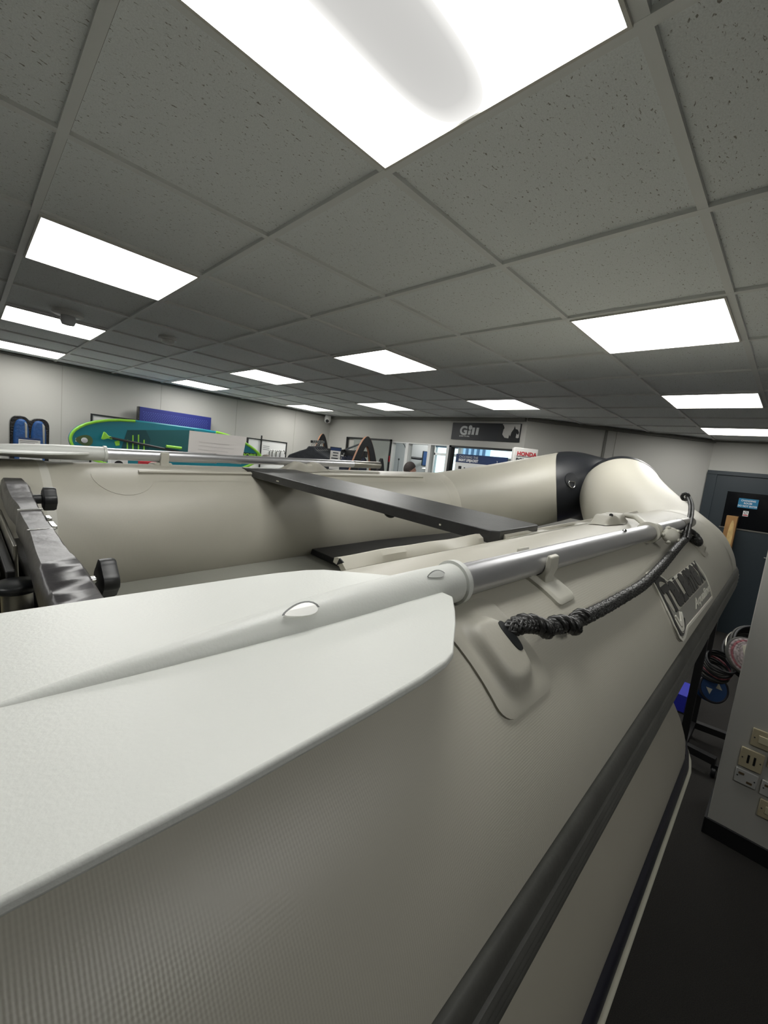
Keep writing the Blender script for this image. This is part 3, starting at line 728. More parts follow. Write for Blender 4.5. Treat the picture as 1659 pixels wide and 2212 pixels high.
# ---------------- rope along the near tube
def catmull(p, k=14):
    p = [Vector(q) for q in p]; r = []
    for i in range(len(p)-1):
        a, b, c, d = p[max(i-1, 0)], p[i], p[i+1], p[min(i+2, len(p)-1)]
        for j in range(k):
            t = j/k; r.append(.5*((2*b)+(c-a)*t+(2*a-5*b+4*c-d)*t*t+(3*b-a-3*c+d)*t**3))
    r.append(p[-1]); return r
rope = thing('rope', 'black braided rope slung along the outside of the near tube', 'rope')
def ropemesh(pts, r, name, m=M['rope'], pitch=.040, n=36, strands=14, twist=False):
    # resample
    L = [0]
    for a, b in zip(pts, pts[1:]): L.append(L[-1]+(b-a).length)
    N = max(8, int(L[-1]/.0026)); out = []; j = 0
    for i in range(N+1):
        s = L[-1]*i/N
        while j < len(L)-2 and L[j+1] < s: j += 1
        out.append(pts[j].lerp(pts[j+1], (s-L[j])/max(1e-9, L[j+1]-L[j])))
    if L[-1] > 0:
        mb = MB(); T_ = []
        for i in range(N+1):
            t = (out[min(i+1, N)]-out[max(i-1, 0)]).normalized(); a = t.cross(Vector((.1, 1, .3))).normalized(); T_.append((a, a.cross(t)))
        S = strands; st_ = 1 if L[-1] < .3 else 1
        for d in (-1, 1):
            for k in range(S//2):
                pts_ = []
                for i in range(0, N+1, st_):
                    s = L[-1]*i/N; ph = d*2*PI*s/pitch+2*PI*k/(S//2)+(0 if d > 0 else PI/(S//2))
                    rad = r*.72+(0 if twist else r*.09*math.sin(S*PI*s/pitch+PI*k+(0 if d > 0 else PI)))
                    a, b = T_[i]; pts_.append(out[i]+(a*math.cos(ph)+b*math.sin(ph))*rad)
                mb.tube(pts_, r*(.42 if twist else .27), 7)
            if twist: break
        mb.tube(out, r*.74, 12)
        return mb.build(name, m, rope, smooth=True, angle=80)
rr = .0086
RP = lambda s, th, dr: BM @ P1.pt(s, th, dr)
path = [RP(.370, 57.0, .004), RP(.378, 57.0, .013), RP(.40, 55.5, .018), RP(.44, 52.5, .014), RP(.498, 50.5, .012), RP(.596, 49.3, .0115), RP(.673, 48.8, .0115), RP(.78, 48.4, .0115), RP(.90, 49.8, .012), RP(1.05, 52.4, .012), RP(1.2, 55.2, .013), RP(1.34, 57.2, .014), RP(1.40, 58, .008)]
ropemesh(catmull(path), rr, 'strand')
# knotted splice close to the patch
kn = []
for i in range(60):
    q = i/59; s = .388+.13*q; a = q*2*PI*2.3; c = RP(s, 56.2-6*min(1, q*1.6), .015+.002*math.sin(q*PI))
    kn.append(c+Vector((0, math.cos(a), math.sin(a)))*(.0050*(1-.35*q)))
ropemesh(kn, .0082, 'splice', pitch=.026, strands=6, twist=True)
# far end loop and the line going up to the bow
mb_e = [RP(1.385, 60, .010), RP(1.41, 60, .016), RP(1.43, 57, .014), RP(1.425, 52, .012), RP(1.40, 51, .010), RP(1.385, 55, .014)]
ropemesh(catmull(mb_e), .010, 'splice')
up2 = [RP(1.40, 58, .016), RP(1.41, 66, .020), RP(1.47, 75, .030)]
q = Q(1492, 1105, 1, .40); up2 += [Vector((1.62, .262, 1.60)), Vector((1.72, .29, 1.625))]
# thin painter: from the splice up over the tube
g1 = [QD(1478, 1162, 1.05), QD(1484, 1135, 1.12), QD(1490, 1105, 1.25), QD(1489, 1085, 1.34), QD(1483, 1072, 1.40)]
ropemesh(catmull(g1), .0042, 'painter', pitch=.02, strands=8)
g3 = [p_+Vector((.004, -.007, 0)) for p_ in g1]
ropemesh(catmull(g3), .0036, 'painter', pitch=.02, strands=8)
c = QD(1480, 1073, 1.40); kn = []
for i in range(50):
    a = i/49*2*PI*1.7; kn.append(c+Vector((.006*math.sin(a*.5), .009*math.cos(a), .010*math.sin(a))))
ropemesh(kn, .0055, 'knot', pitch=.02, strands=8)

# ---------------- transom, engine bracket with black cover and knobs
mb = MB(); mb.box((.080, -.372, -.10), (.104, .372, .055)); mb.build('transom', M['bench2'], boat, bevel=.004)
cov = thing('padded_cover', 'long wrinkled black vinyl cover laid over the transom with two black knobs in front', 'cover'); cov.matrix_world = BM @ T(.014, 0, 0)
v = []; f = []; NV = 60
def covprof(vv):
    q = (vv+.40)/.84
    hw = .0215 + .004*math.sin(q*9) - .004*(1 if q > .62 else 0); top = .138+.045*q + (.004 if q > .85 else 0) + .002*math.sin(q*31)
    return hw, top
for i in range(NV+1):
    vv = -.40+.84*i/NV; hw, top = covprof(vv); c = .080
    e = 1 if i not in (0, NV) else .8
    pr = [(c-hw*1.10, top-.040), (c-hw*1.08, top-.02), (c-hw*1.0, top-.006), (c-hw*.8, top), (c+hw*.8, top+.001*math.sin(i*1.9)), (c+hw, top-.006), (c+hw*1.10, top-.03), (c+hw*1.15, top-.06)]
    for x, z in pr: v.append((x, vv, z if e == 1 else z-.012))
k_ = 8
for i in range(NV):
    for j in range(k_-1): f.append((i*k_+j, i*k_+j+1, (i+1)*k_+j+1, (i+1)*k_+j))
f.append(tuple(range(k_))); f.append(tuple(NV*k_+j for j in range(k_)))
mb = MB(); mb.add(v, f); mb.build('cover', M['vinyl'], cov, smooth=True, angle=50)
for vv in (-.02, .115):
    mb = MB(); zt_ = .138+.045*(vv+.40)/.84; mb.box((.062, vv, zt_), (.098, vv+.003, zt_+.003)); mb.build('clear_tape', M['clear'], cov)
for v0_, v1_, zz in ((.02, .06, .150), (.075, .10, .153)):
    mb = MB(); mb.box((.098, v0_, zz), (.106, v1_, zz+.006)); mb.build('buckle', M['chrome'], cov, bevel=.001)
def knob(vv, z, r=.026, x0=.10):
    X = axisframe((x0, vv, z), (1, 0, 0)); mb = MB(); mb.lathe([(.006 if r > .024 else .010, 0), (.006 if r > .024 else .010, .030)], X, 16); st = mb.build('bolt', M['chrome'] if r > .024 else M['black'], cov, smooth=True, angle=50)
    n = 60; prof = [(.7, .026), (.98, .029), (1, .034), (1, .046), (.93, .050), (.4, .051)]; v = []; f = []
    for q, zz in prof:
        for k in range(n):
            a = 2*PI*k/n; rr_ = r*q*(1+.09*math.copysign(abs(math.cos(4*a))**.6, math.cos(4*a))); v.append(X @ Vector((rr_*math.cos(a), rr_*math.sin(a), zz)))
    for i in range(len(prof)-1):
        for k in range(n): f.append((i*n+k, i*n+(k+1) % n, (i+1)*n+(k+1) % n, (i+1)*n+k))
    f.append(tuple(range(n))); f.append(tuple((len(prof)-1)*n+k for k in range(n)))
    mb = MB(); mb.add(v, f); mb.build('knob', M['black'], cov, smooth=True, angle=50)
knob(.27, .160, .0235, .088); knob(-.13, .102, .029, .106)
# bracket post behind, with black oval cap; cream side panel
br = thing('engine_bracket', 'grey metal bracket post with a black oval cap behind the padded cover', 'bracket'); br.matrix_world = BM
PX_, PV_ = .058, -.06
mb = MB(); mb.tube([(PX_, PV_, -.20), (PX_, PV_, .078)], .019, 28); mb.build('post', M['steel'], br, smooth=True, angle=50)
mb = MB(); X = T(PX_, PV_, .078); mb.lathe([(.026, 0), (.029, .003), (.029, .010), (.026, .013), (.004, .0135)], X, 36); mb.build('cap', M['black'], br, smooth=True, angle=50)
mb = MB(); mb.box((-.060, -.01, -.20), (.040, .20, .085)); mb.build('housing', M['cream'], br, bevel=.004)
mb = MB(); mb.box((-.063, -.013, .085), (.043, .203, .097)); mb.build('lid', M['steel'], br, bevel=.003)
mb = MB(); mb.box((.062, .03, .06), (.068, .36, .125)); mb.build('rail', M['steel'], br, bevel=.002)
mb = MB(); mb.box((.048, -.03, -.10), (.060, .36, .10)); mb.build('plate', M['blackmetal'], br, bevel=.002)

# plank lying on the boat's deck
pl_ = thing('loose_plank', 'second black seat plank lying flat on the deck under the bench', 'plank'); pl_.matrix_world = BM
mb = MB(); mb.prism([(.925, .40), (.92, .19), (.935, .175), (1.70, .13), (1.80, .30), (1.78, .33)], fz+.003, fz+.026, Matrix.Identity(4)); mb.build('board', M['bench2'], pl_, bevel=.002)
# canvas strap end by the flap
mb = MB(); P_ = P1.pt(.72, 132, .006); mb.tube([P_, P_+Vector((.02, .02, .012)), P_+Vector((.05, .03, .008))], .007, 12); mb.build('strap_end', M['pvc_plain'], boat, smooth=True)

# ================================================================== SECOND DINGHY UNDERNEATH
P2 = Path(1.42, .10, 1.95, .20, .08, .25, .6, 2.07, .10, .1, .50, -.55, .20)
L0 = Vector((0, .78, .885)); LX = Matrix.Translation(L0) @ Matrix.Rotation(math.atan(.02), 4, 'Z')
low = thing('inflatable_dinghy', 'lower grey inflatable dinghy with a navy and white edge, underneath the large one', 'inflatable boat'); low.matrix_world = LX
for side in (-1, 1):
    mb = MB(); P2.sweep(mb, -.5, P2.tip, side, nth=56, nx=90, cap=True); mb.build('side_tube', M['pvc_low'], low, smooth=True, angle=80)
    def pf(th, x): return .010*math.cos(th/9*PI/2)**.4 if abs(th) < 8.9 else 0
    mb = MB(); P2.sweep(mb, -.5, P2.tip-.001, side, nth=16, th0=-9, th1=9, prof=pf, nx=110, closed=False); mb.build('rubbing_strake', M['strake2'], low, smooth=True, angle=60)
    mb = MB(); mb.tube([P2.pt(-.5+(P2.tip+.5)*i/110, -1.5, .012, side) for i in range(111)], .0055, 12); mb.build('piping', M['piping'], low, smooth=True)
mb = MB(); mb.box((-.1, -.42, -.17), (1.75, .42, -.11)); mb.build('deck', M['deck'], low)
# stand carrying both dinghies
st = thing('boat_stand', 'black metal stand hidden beneath the stacked dinghies', 'stand', (0, .78, 0))
for x in (.0, 1.25):
    for y in (-.5, .5):
        mb = MB(); mb.box((x-.02, y-.02, 0), (x+.02, y+.02, .64)); mb.build('leg', M['blackmetal'], st, bevel=.002)
for x in (.0, 1.25):
    mb = MB(); mb.box((x-.02, -.60, .64), (x+.02, .60, .682)); mb.build('crossbar', M['blackmetal'], st)

# ================================================================== RIGHT: pier sockets
tag_s = [('cream switch plate with a pale rocker, topmost on the pier', 1628, 1570, 1688, 1592, 'switch', .017),
         ('beige double socket plate in the middle of the pier, with two slots', 1603, 1610, 1654, 1631, 'double', .0),
         ('white double socket plate just below the beige slotted one', 1591, 1654, 1640, 1674, 'socket', 0),
         ('cream plate half out of frame right of the beige slotted one', 1664, 1624, 1710, 1640, 'socket', 0),
         ('small white plate at the right edge below the slotted one', 1647, 1682, 1700, 1700, 'socket', 0),
         ('lowest cream plate on the pier at the right edge', 1643, 1722, 1700, 1744, 'switch', 0)]
for lab, x0, y0, x1, y1, kind, _ in tag_s:
    a = Q(x0, y0, 0, XP); b = Q(x1, y1, 0, XP); z1 = a.z; wd_ = max(.075, a.y-b.y); hh = .085 if kind != 'double' else .095
    if kind == 'socket': hh = .07
    t = thing('socket_plate' if kind != 'switch' else 'switch_plate', lab, 'socket' if kind != 'switch' else 'switch', (XP, a.y-wd_/2, z1-hh/2), 'socket and switch plates on the pier')
    mb = MB(); mb.box((-.011, -wd_/2, -hh/2), (0, wd_/2, hh/2)); mb.build('plate', M['offwhite'] if lab.startswith(('white', 'small')) else M['socket'], t, bevel=.003)
    if kind == 'switch':
        mb = MB(); mb.box((-.016, -wd_*.24, -hh*.2), (-.011, wd_*.24, hh*.22)); mb.build('rocker', M['creamwhite'], t, bevel=.002)
    elif kind == 'double':
        for s_ in (-1, 1):
            mb = MB(); mb.box((-.0125, s_*.011-.004, -.02), (-.0108, s_*.011+.004, .02)); mb.build('slot', M['black'], t)
    else:
        mb = MB(); mb.box((-.0125, -wd_*.3, -.022), (-.0108, -.004, -.012)).box((-.0125, .008, .010), (-.0108, wd_*.36, .020)); mb.build('slot', mat('brown_slot', (92, 76, 52), .6), t)
    for s_ in (-1, 1):
        mb = MB(); mb.lathe([(.003, 0), (.003, .0015)], axisframe((-.011, s_*wd_*.38, 0), (-1, 0, 0)), 10); mb.build('screw', M['dink'], t)

# ================================================================== DOOR (right wall)
DT = 2.02
mb = MB(); mb.box((XR-.03, -.12, 0), (XR+.0, .895, DT)); dr = struct(mb.build('door_1', M['door'], bevel=.003))
mb = MB(); mb.box((XR-.045, -.12, DT-.05), (XR-.03, .905, DT)).box((XR-.045, .80, 0), (XR-.03, .905, DT-.05)).box((XR-.045, -.12, 0), (XR-.03, -.03, DT-.05)); mb.build('door_frame', M['door'], dr, bevel=.003)
mb = MB(); mb.box((XR-.034, .02, 1.33), (XR-.030, .665, 1.775)); mb.build('pane', M['glassdark'], dr)
mb = MB(); mb.box((XR-.038, .0, 1.315), (XR-.030, .68, 1.33)); mb.build('glazing_bead', M['steel'], dr)
mb = MB(); mb.tube([(XR-.03, .10, 1.03), (XR-.07, .10, 1.03), (XR-.075, .12, 1.03), (XR-.075, .20, 1.03)], .009, 12); mb.build('door_handle', M['steel'], dr, smooth=True)
# signs on the pane
sx = XR-.037
t = thing('door_sign', 'blue door sign reading CHANGING ROOM DO NOT ENTER on the dark door glass', 'sign', (sx, .45, 1.648))
mb = MB(); mb.box((-.002, -.093, -.058), (.003, .093, .058)); mb.build('panel', M['signblue'], t)
SX = Matrix(((0, 0, -1, -.0025), (-1, 0, 0, 0), (0, 1, 0, 0), (0, 0, 0, 1)))
for s_, zz, sz in (('CHANGING', .022, .03), ('ROOM', -.010, .03), ('DO NOT ENTER', -.044, .029)):
    text_mb(s_, sz, SX @ T(0, zz, 0), align='CENTER', bold=.0006, sx=.86).build('lettering', M['signwhite'], t)
t = thing('no_smoking_sticker', 'tiny white sticker with a barred ring below the blue door sign', 'sticker', (sx, .452, 1.523))
mb = MB(); mb.box((-.001, -.026, -.033), (.003, .026, .033)); mb.build('panel', M['signwhite'], t)
mb = MB(); mb.tube([(-.002, .015*math.cos(a), .010+.015*math.sin(a)) for a in [2*PI*i/24 for i in range(24)]], .002, 6, closed=True, ref=(1, 0, 0)); mb.tube([(-.002, -.010, .020), (-.002, .010, 0)], .0018, 6)
mb.build('barred_ring', M['dink'], t)
mb = MB(); mb.box((-.002, -.022, -.026), (0, .022, -.013)); mb.build('red_band', M['red'], t)
# tall cardboard carton
a = Q(1570, 1113, 0, 6.5); b = Q(1594, 1118, 0, 6.5)
t = thing('cardboard_carton', 'tall narrow brown cardboard carton standing in front of the dark door', 'box', (6.5, (a.y+b.y)/2, 0))
hw = (a.y-b.y)/2; mb = MB(); mb.box((0, -hw, 0), (.12, hw, a.z)); mb.build('box', M['card'], t, bevel=.003)
mb = MB(); mb.prism([(hw*.55*math.cos(q)*.9-hw*.25, .22*math.sin(q)) for q in [2*PI*i/24 for i in range(24)]], 0, .002, Matrix(((0, 0, -1, 0), (-1, 0, 0, 0), (0, 1, 0, a.z-.27), (0, 0, 0, 1))) @ T(hw*.5, 0, 0)); mb.build('print', M['cardlabel'], t)

# ================================================================== black trolley with reels
z_ = .10
b1a, b1b, b2a, b2b = Q(1495, 1562, 2, z_), Q(1575, 1592, 2, z_), Q(1473, 1608, 2, z_), Q(1546, 1645, 2, z_)
tr = thing('trolley', 'black metal trolley on castors standing behind the bow of the dinghies', 'trolley', ((b2a.x+b1a.x)/2, b2a.y, 0))
tro = Vector(tr.location)
def rel(p): return Vector(p)-tro
def bar3(a, b, w_=.022, h_=.022):
    a, b = Vector(a), Vector(b); X = frame3(a, b-a, (0, 0, 1)) if abs((b-a).normalized().z) < .9 else frame3(a, b-a, (0, 1, 0))
    mb = MB(); mb.box((0, -h_, -w_), ((b-a).length, h_, w_), X); return mb
inner = Vector((0, .62, 0))
for a, b in ((b1a, b1b), (b2a, b2b)): bar3(rel(a)+inner*.0, rel(b)).build('base_bar', M['blackmetal'], tr, bevel=.002)
bar3(rel(b1a), rel(b2a)).build('base_bar', M['blackmetal'], tr, bevel=.002)
for p_, h_ in ((b1a, 1.12), (b2a, 1.12)):
    bar3(rel(p_), rel(p_)+Vector((0, 0, h_)), .02, .02).build('post', M['blackmetal'], tr, bevel=.002)
bar3(rel(b1a)+Vector((0, 0, 1.12)), rel(b2a)+Vector((0, 0, 1.12))).build('top_bar', M['blackmetal'], tr, bevel=.002)
for p_ in (b2b, b1b, b1a, b2a):
    q = rel(p_); q.z = 0
    X = axisframe((q.x, q.y, .032), (0, 1, 0)); mb = MB(); mb.lathe([(.028, -.012), (.032, -.009), (.032, .009), (.028, .012)], X, 24); mb.box((q.x-.012, q.y-.016, .05), (q.x+.012, q.y+.016, .08)); mb.build('castor', M['black'], tr, smooth=True, angle=40)
bx = QD(1477, 1541, 3.2)
t = thing('storage_crate', 'bright blue plastic crate on a black base beside the trolley, mostly hidden by the dinghies', 'crate', (bx.x, bx.y, bx.z))
mb = MB(); mb.box((0, 0, 0), (.30, .34, .135)); mb.build('body', M['cratblue'], t, bevel=.004)
mb = MB(); mb.box((-.01, -.01, -bx.z), (.31, .35, 0)); mb.build('base', M['black'], t)
def coil(c, n, r, R, L, m, label, name='rope_coil', tilt=(.25, .25, .9), kinds=None, cat='rope coil'):
    t = thing(name, label, cat); X = axisframe(c, tilt); t.matrix_world = X
    for k in range(n):
        mb = MB(); q = (k-(n-1)/2)*L/n; rr_ = R*(1+.03*math.sin(k*2.1)); mb.tube([(rr_*math.cos(a)+.004*math.sin(k), rr_*math.sin(a), q+.004*math.sin(3*a+k)) for a in [2*PI*i/40 for i in range(40)]], r, 10, closed=True)
        mb.build('turn', (kinds[k % len(kinds)] if kinds else m), t, smooth=True)
    return t
c1 = QD(1640, 1436, 2.75)
fw = -Vector(CR.col[1])
coil(c1+Vector((.02, 0, .05)), 9, .008, .19, .15, M['black'], 'large dark coil of cable behind the pier edge, topmost on the trolley', tilt=(-.5, -.35, .8), kinds=[M['black'], M['black'], M['strake'], M['black'], M['steel']])
t = thing('rope_bundle', 'white and red flecked rope wound in a bundle in front of the large dark coil', 'rope')
t.matrix_world = axisframe(QD(1622, 1418, 2.55), (-.6, -.6, .45))
for k in range(7):
    R_ = .055+.010*k; mb = MB(); mb.tube([(R_*math.cos(a), R_*math.sin(a)*.95, -.006*k+.003*math.sin(2*a+k)) for a in [2*PI*i/40 for i in range(40)]], .0095, 10, closed=True); mb.build('turn', M['rope_red'] if k in (4,) else (M['strake'] if k in (6,) else M['rope_white']), t, smooth=True)
mb = MB(); mb.box((-.05, -.02, .008), (.03, .06, .011)); mb.build('paper_tag', M['piping'], t)
coil(QD(1548, 1440, 2.8), 8, .007, .085, .14, M['black'], 'small dark coil of wire with a red turn, left of the large dark coil', tilt=(-.4, -.3, .85), kinds=[M['black'], M['strake'], M['black'], M['rope_red'], M['black'], M['strake'], M['black'], M['black']])
t = thing('cable_reel', 'dark blue cable reel with white triangles hanging lowest on the trolley', 'reel'); t.matrix_world = axisframe(QD(1540, 1487, 2.8), (-.7, -.55, .35))
mb = MB(); mb.lathe([(.09, -.04), (.09, -.032), (.05, -.03), (.05, .0), (.09, .002), (.09, .01)], Matrix.Identity(4), 40); mb.build('spool', M['reelblue'], t, smooth=True, angle=30)
mb = MB()
for a0 in (.4, .4+PI): mb.prism([(0.012*math.cos(a0), .012*math.sin(a0)), (.05*math.cos(a0-.5), .05*math.sin(a0-.5)), (.05*math.cos(a0+.5), .05*math.sin(a0+.5))], .01, .0125, Matrix.Identity(4))
mb.build('triangle', M['piping'], t)
mb = MB(); mb.tube([(.088*math.cos(a), .088*math.sin(a), .006) for a in [2*PI*i/40 for i in range(40)]], .008, 8, closed=True, ref=(0, 0, 1)); mb.build('rim', M['strake2'], t, smooth=True)
pa, pb = QD(1531, 1395, 3.2), QD(1500, 1492, 3.2); mb = bar3(pa, pa+(pb-pa)*(pa.z/(pa.z-pb.z)), .008, .008); tag(mb.build('wooden_pole', M['orange'], bevel=.002), 'thin orange-brown pole between the two trolley posts', 'pole')

# ================================================================== LEFT WALL DISPLAY
mb = MB(); mb.box((.1, 5.95, 0), (4.35, 6.64, 1.12)); tag(mb.build('display_plinth', M['white'], bevel=.004), 'long white plinth along the left wall carrying the boards and frames', 'plinth')
# blue bag
yb_ = 6.35
a = Q(20, 940, 1, yb_); b = Q(105, 940, 1, yb_); cx = (a.x+b.x)/2; wd_ = b.x-a.x; top = Q(45, 898, 1, yb_).z
t = thing('padded_bag', 'blue two-lobed padded item in a clear black-edged bag, standing left of the teal board', 'bag', (cx, yb_, 1.12))
def lobes(w_, h, k=1.0):
    o = [(-w_/2, 0)]
    for sg in (-1, 1):
        for i in range(13):
            q = PI-PI*i/12; o.append((sg*w_*.25+w_*.25*math.copysign(abs(math.cos(q))**.8, math.cos(q)), h-w_*.30+w_*.30*math.sin(q)**.85*(1 if sg < 0 else .94)))
    o.append((w_/2, 0)); o = [p for i, p in enumerate(o) if i == 0 or (Vector(p)-Vector(o[i-1])).length > .002]
    # fill the notch between the two arches
    return [(x, max(y, h*.93) if abs(x) < w_*.13 and y > h*.3 else y) for x, y in o]
XZ = Matrix(((1, 0, 0, 0), (0, 0, -1, 0), (0, 1, 0, 0), (0, 0, 0, 1)))
hgt = top-1.12
mb = MB(); mb.prism(lobes(wd_, hgt), -.09, .06, XZ); mb.build('bag', M['film'], t, bevel=.02, seg=3)
for s_ in (-1, 1):
    mb = MB(); o = [(s_*wd_*.22+wd_*.20*math.copysign(abs(math.cos(q))**.8, math.cos(q)), (hgt*.5)+(hgt*.44)*math.copysign(abs(math.sin(q))**.6, math.sin(q))) for q in [2*PI*i/28 for i in range(28)]]
    mb.prism(o, .03, .085, XZ); mb.build('blue_lobe', M['blue'], t, bevel=.025, seg=3)
    mb = MB(); mb.prism([(s_*wd_*.225+wd_*(.10), hgt*.5), (s_*wd_*.225+wd_*.155, hgt*.5), (s_*wd_*.225+wd_*.15, hgt*.85), (s_*wd_*.225+wd_*.08, hgt*.9)], .07, .092, XZ); mb.build('film_highlight', M['clear'], t, bevel=.008)  # grey patches put in as highlights on the clear film
for (x0, y0, x1, y1) in ((40, 944, 87, 966), (42, 982, 91, 996)):
    p0 = Q(x0, y0, 1, yb_-.11); p1 = Q(x1, y1, 1, yb_-.11); zt = p0.z
    mb = MB(); mb.box((p0.x-cx, -.112, p1.z-1.12), (p1.x-cx, -.108, zt-1.12)); l_ = mb.build('label', M['paper'], t)
    mb = MB(); mb.box((p0.x-cx, -.1135, zt-1.12-.02), (p1.x-cx, -.112, zt-1.12)); mb.build('heading', M['navy'], l_)
    mb = MB()
    for k in range(3): mb.box((p0.x-cx+.01, -.1135, zt-1.12-.04-.018*k), (p1.x-cx-.02-.03*(k % 2), -.112, zt-1.12-.034-.018*k))
    mb.build('text_lines', M['ink'], l_)
# paddle board standing on its edge
yp = 6.18
xa = Q(148, 945, 1, yp).x; xb_ = Q(562, 985, 1, yp).x; ztop = Q(330, 912, 1, yp).z; zc = Q(148, 945, 1, yp).z-.01; hw = ztop-zc; Lb = xb_-xa
bd_ = thing('paddle_board', 'teal paddle board with lime green edges standing on its side on the plinth', 'paddle board', (xa, yp, zc))
def hwid(u): 
    u = min(max(u, 0), 1)
    if u < .35: return hw*(1-(1-u/.35)**2.6)**.5
    if u > .62: return hw*max(0, (1-((u-.62)/.38)**2.1))**.75
    return hw
us = [0, .002, .008, .018, .035, .06, .1, .15, .2, .27, .35, .45, .55, .62, .7, .77, .83, .88, .92, .95, .975, .99, 1]
o = [(u*Lb, hwid(u)) for u in us]+[(u*Lb, -hwid(u)) for u in us[::-1][1:-1]]
mb = MB(); mb.prism(o, -.06, .05, XZ); mb.build('body', M['teal'], bd_, bevel=.02, seg=4)
mb = MB(); seg = [u for u in us if u <= .28]; pts = [(u*Lb, -.052, -hwid(u)) for u in seg[::-1]]+[(u*Lb, -.052, hwid(u)) for u in seg[1:]]
mb.tube([(x*.992+.012, y, z*.955) for x, y, z in pts], .016, 10, ref=(0, 1, 0)); mb.build('lime_edge', M['lime'], bd_, smooth=True)
mb = MB(); seg = [u for u in us if u >= .66]; pts = [(u*Lb, -.052, hwid(u)) for u in seg]+[(u*Lb, -.052, -hwid(u)) for u in seg[::-1][1:]]
mb.tube([(x-.012, y, z*.955) for x, y, z in pts], .020, 10, ref=(0, 1, 0)); mb.build('lime_edge', M['lime'], bd_, smooth=True)
for x_ in (.25, .75):
    mb = MB(); mb.box((Lb*x_-.08, -.08, 1.12-zc), (Lb*x_+.08, .07, 1.12-zc+max(.01, zc-hwid(x_)-1.12+.005))); mb.build('foot_block', M['black'], bd_)
def onb(px, py): q = Q(px, py, 1, yp-.052); return (q.x-xa, q.z-zc)
def bprism(pts, d0, d1, m, name, par=bd_, **k):
    mb = MB(); mb.prism([onb(*p) for p in pts], d0, d1, XZ); return mb.build(name, m, par, **k)
bprism([(257, 985), (275, 929), (420, 929), (405, 990)], .0505, .053, M['dteal'], 'deck_pad')
bprism([(257, 985), (275, 929), (315, 929), (325, 950), (318, 985)], .053, .055, M['ddteal'], 'grip_pad')
for px, y0, y1 in ((275, 950, 985), (287, 940, 985), (299, 939, 985), (311, 950, 985)): bprism([(px-1.4, y0), (px+1.4, y0), (px+1.2, y1), (px-1.6, y1)], .055, .058, M['lime'], 'lime_stripe')
q = onb(182, 951); vb = MB(); vb.prism([(q[0]+.085*math.cos(a), q[1]+.062*math.sin(a)*(1-.3*math.cos(a+PI))) for a in [2*PI*i/24 for i in range(24)]], .050, .056, XZ); vv = vb.build('valve_well', mat('olive_pad', (70, 90, 50), .7), bd_)
vb = MB(); vb.lathe([(.032, 0), (.032, .015), (.02, .02)], axisframe((q[0], -.055, q[1]), (0, -1, 0))); vb.build('valve', M['lightgrey'], bd_, smooth=True)
bprism([(163, 946), (166.5, 946), (166.5, 954), (163, 954)], .0505, .053, M['white'], 'white_label')
bprism([(524, 977), (556, 980), (554, 992), (520, 990)], .0505, .054, M['black'], 'dark_band')
bprism([(555, 977), (562, 978), (561, 992), (555, 992)], .0505, .056, M['lime'], 'lime_tab')
q = onb(526, 983.5); text_mb('JOBE', .072, Matrix.Translation((q[0], -.055, q[1]-.02)) @ Matrix.Rotation(-.03, 4, 'Y') @ XZ, bold=.003, sx=1.35).build('lettering', M['lime'], bd_)
bprism([(247, 954), (258, 951), (258, 962), (250, 963)], .0505, .060, M['lime'], 'lime_tab')
# paddle in front of the board
p0 = Q(223, 941, 1, yp-.13); p1 = Q(236, 945, 1, yp-.13); p2 = Q(386, 976, 1, yp-.10)
t = thing('board_paddle', 'black paddle with a lime green T handle leaning across the teal board', 'paddle')
mb = MB(); mb.tube([p1, p2, p2+(p2-p1)*.28], .016, 14); mb.build('shaft', M['black'], t, smooth=True)
D = (p1-p0).normalized(); X = frame3(p0, D, (0, 0, 1)); mb = MB(); mb.prism([(-.01, -.048), (-.01, .048), (.015, .045), (.05, .018), (.10, .013), (.10, -.013), (.05, -.018), (.015, -.045)], -.014, .014, X); mb.build('handle', M['lime'], t, bevel=.008)
a = Q(359, 964, 1, yp-.12); b = Q(392, 968, 1, yp-.12)
mb = MB(); mb.tube([a, b], .018, 14); mb.build('lime_sleeve', M['lime'], t, smooth=True)
# framed picture and blue foam panel
yw = 6.55
def framed(name, label, cat, x0, x1, z0, z1, fw_, inner, y=yw, art=None):
    t = thing(name, label, cat, ((x0+x1)/2, y, z0)); hw_ = (x1-x0)/2; h = z1-z0
    mb = MB(); mb.box((-hw_, -.02, 0), (-hw_+fw_, .02, h)).box((hw_-fw_, -.02, 0), (hw_, .02, h)).box((-hw_+fw_, -.02, h-fw_), (hw_-fw_, .02, h)).box((-hw_+fw_, -.02, 0), (hw_-fw_, .02, fw_)); mb.build('frame', M['black'], t)
    mb = MB(); mb.box((-hw_+fw_, -.008, fw_), (hw_-fw_, .01, h-fw_)); mb.build('backing', inner, t); return t, hw_, h
x0, x1 = Q(196, 893, 1, yw).x, Q(292, 903, 1, yw).x; z1 = Q(196, 893, 1, yw).z
t, hw_, h = framed('picture_frame', 'black-framed picture with a white mount half hidden behind the teal board', 'picture', x0, x1, 1.12, z1, .018, M['paper'])
mb = MB(); mb.box((-hw_+.10, -.010, .1), (hw_-.08, -.008, h-.10)); mb.build('print', mat('grey_green_print', (108, 122, 116), .6, var=(6, .3)), t)
x0, x1 = Q(301, 880, 1, yw-.05).x, Q(457, 900, 1, yw-.05).x; z1 = Q(301, 878, 1, yw-.05).z
t = thing('foam_panel', 'deep blue dotted foam panel standing behind the teal board', 'panel', (x0, yw-.05, 1.12))
mb = MB(); mb.box((0, 0, 0), (x1-x0, .07, z1-1.12)); mb.build('slab', M['bluefoam'], t, bevel=.006)
mb = MB()
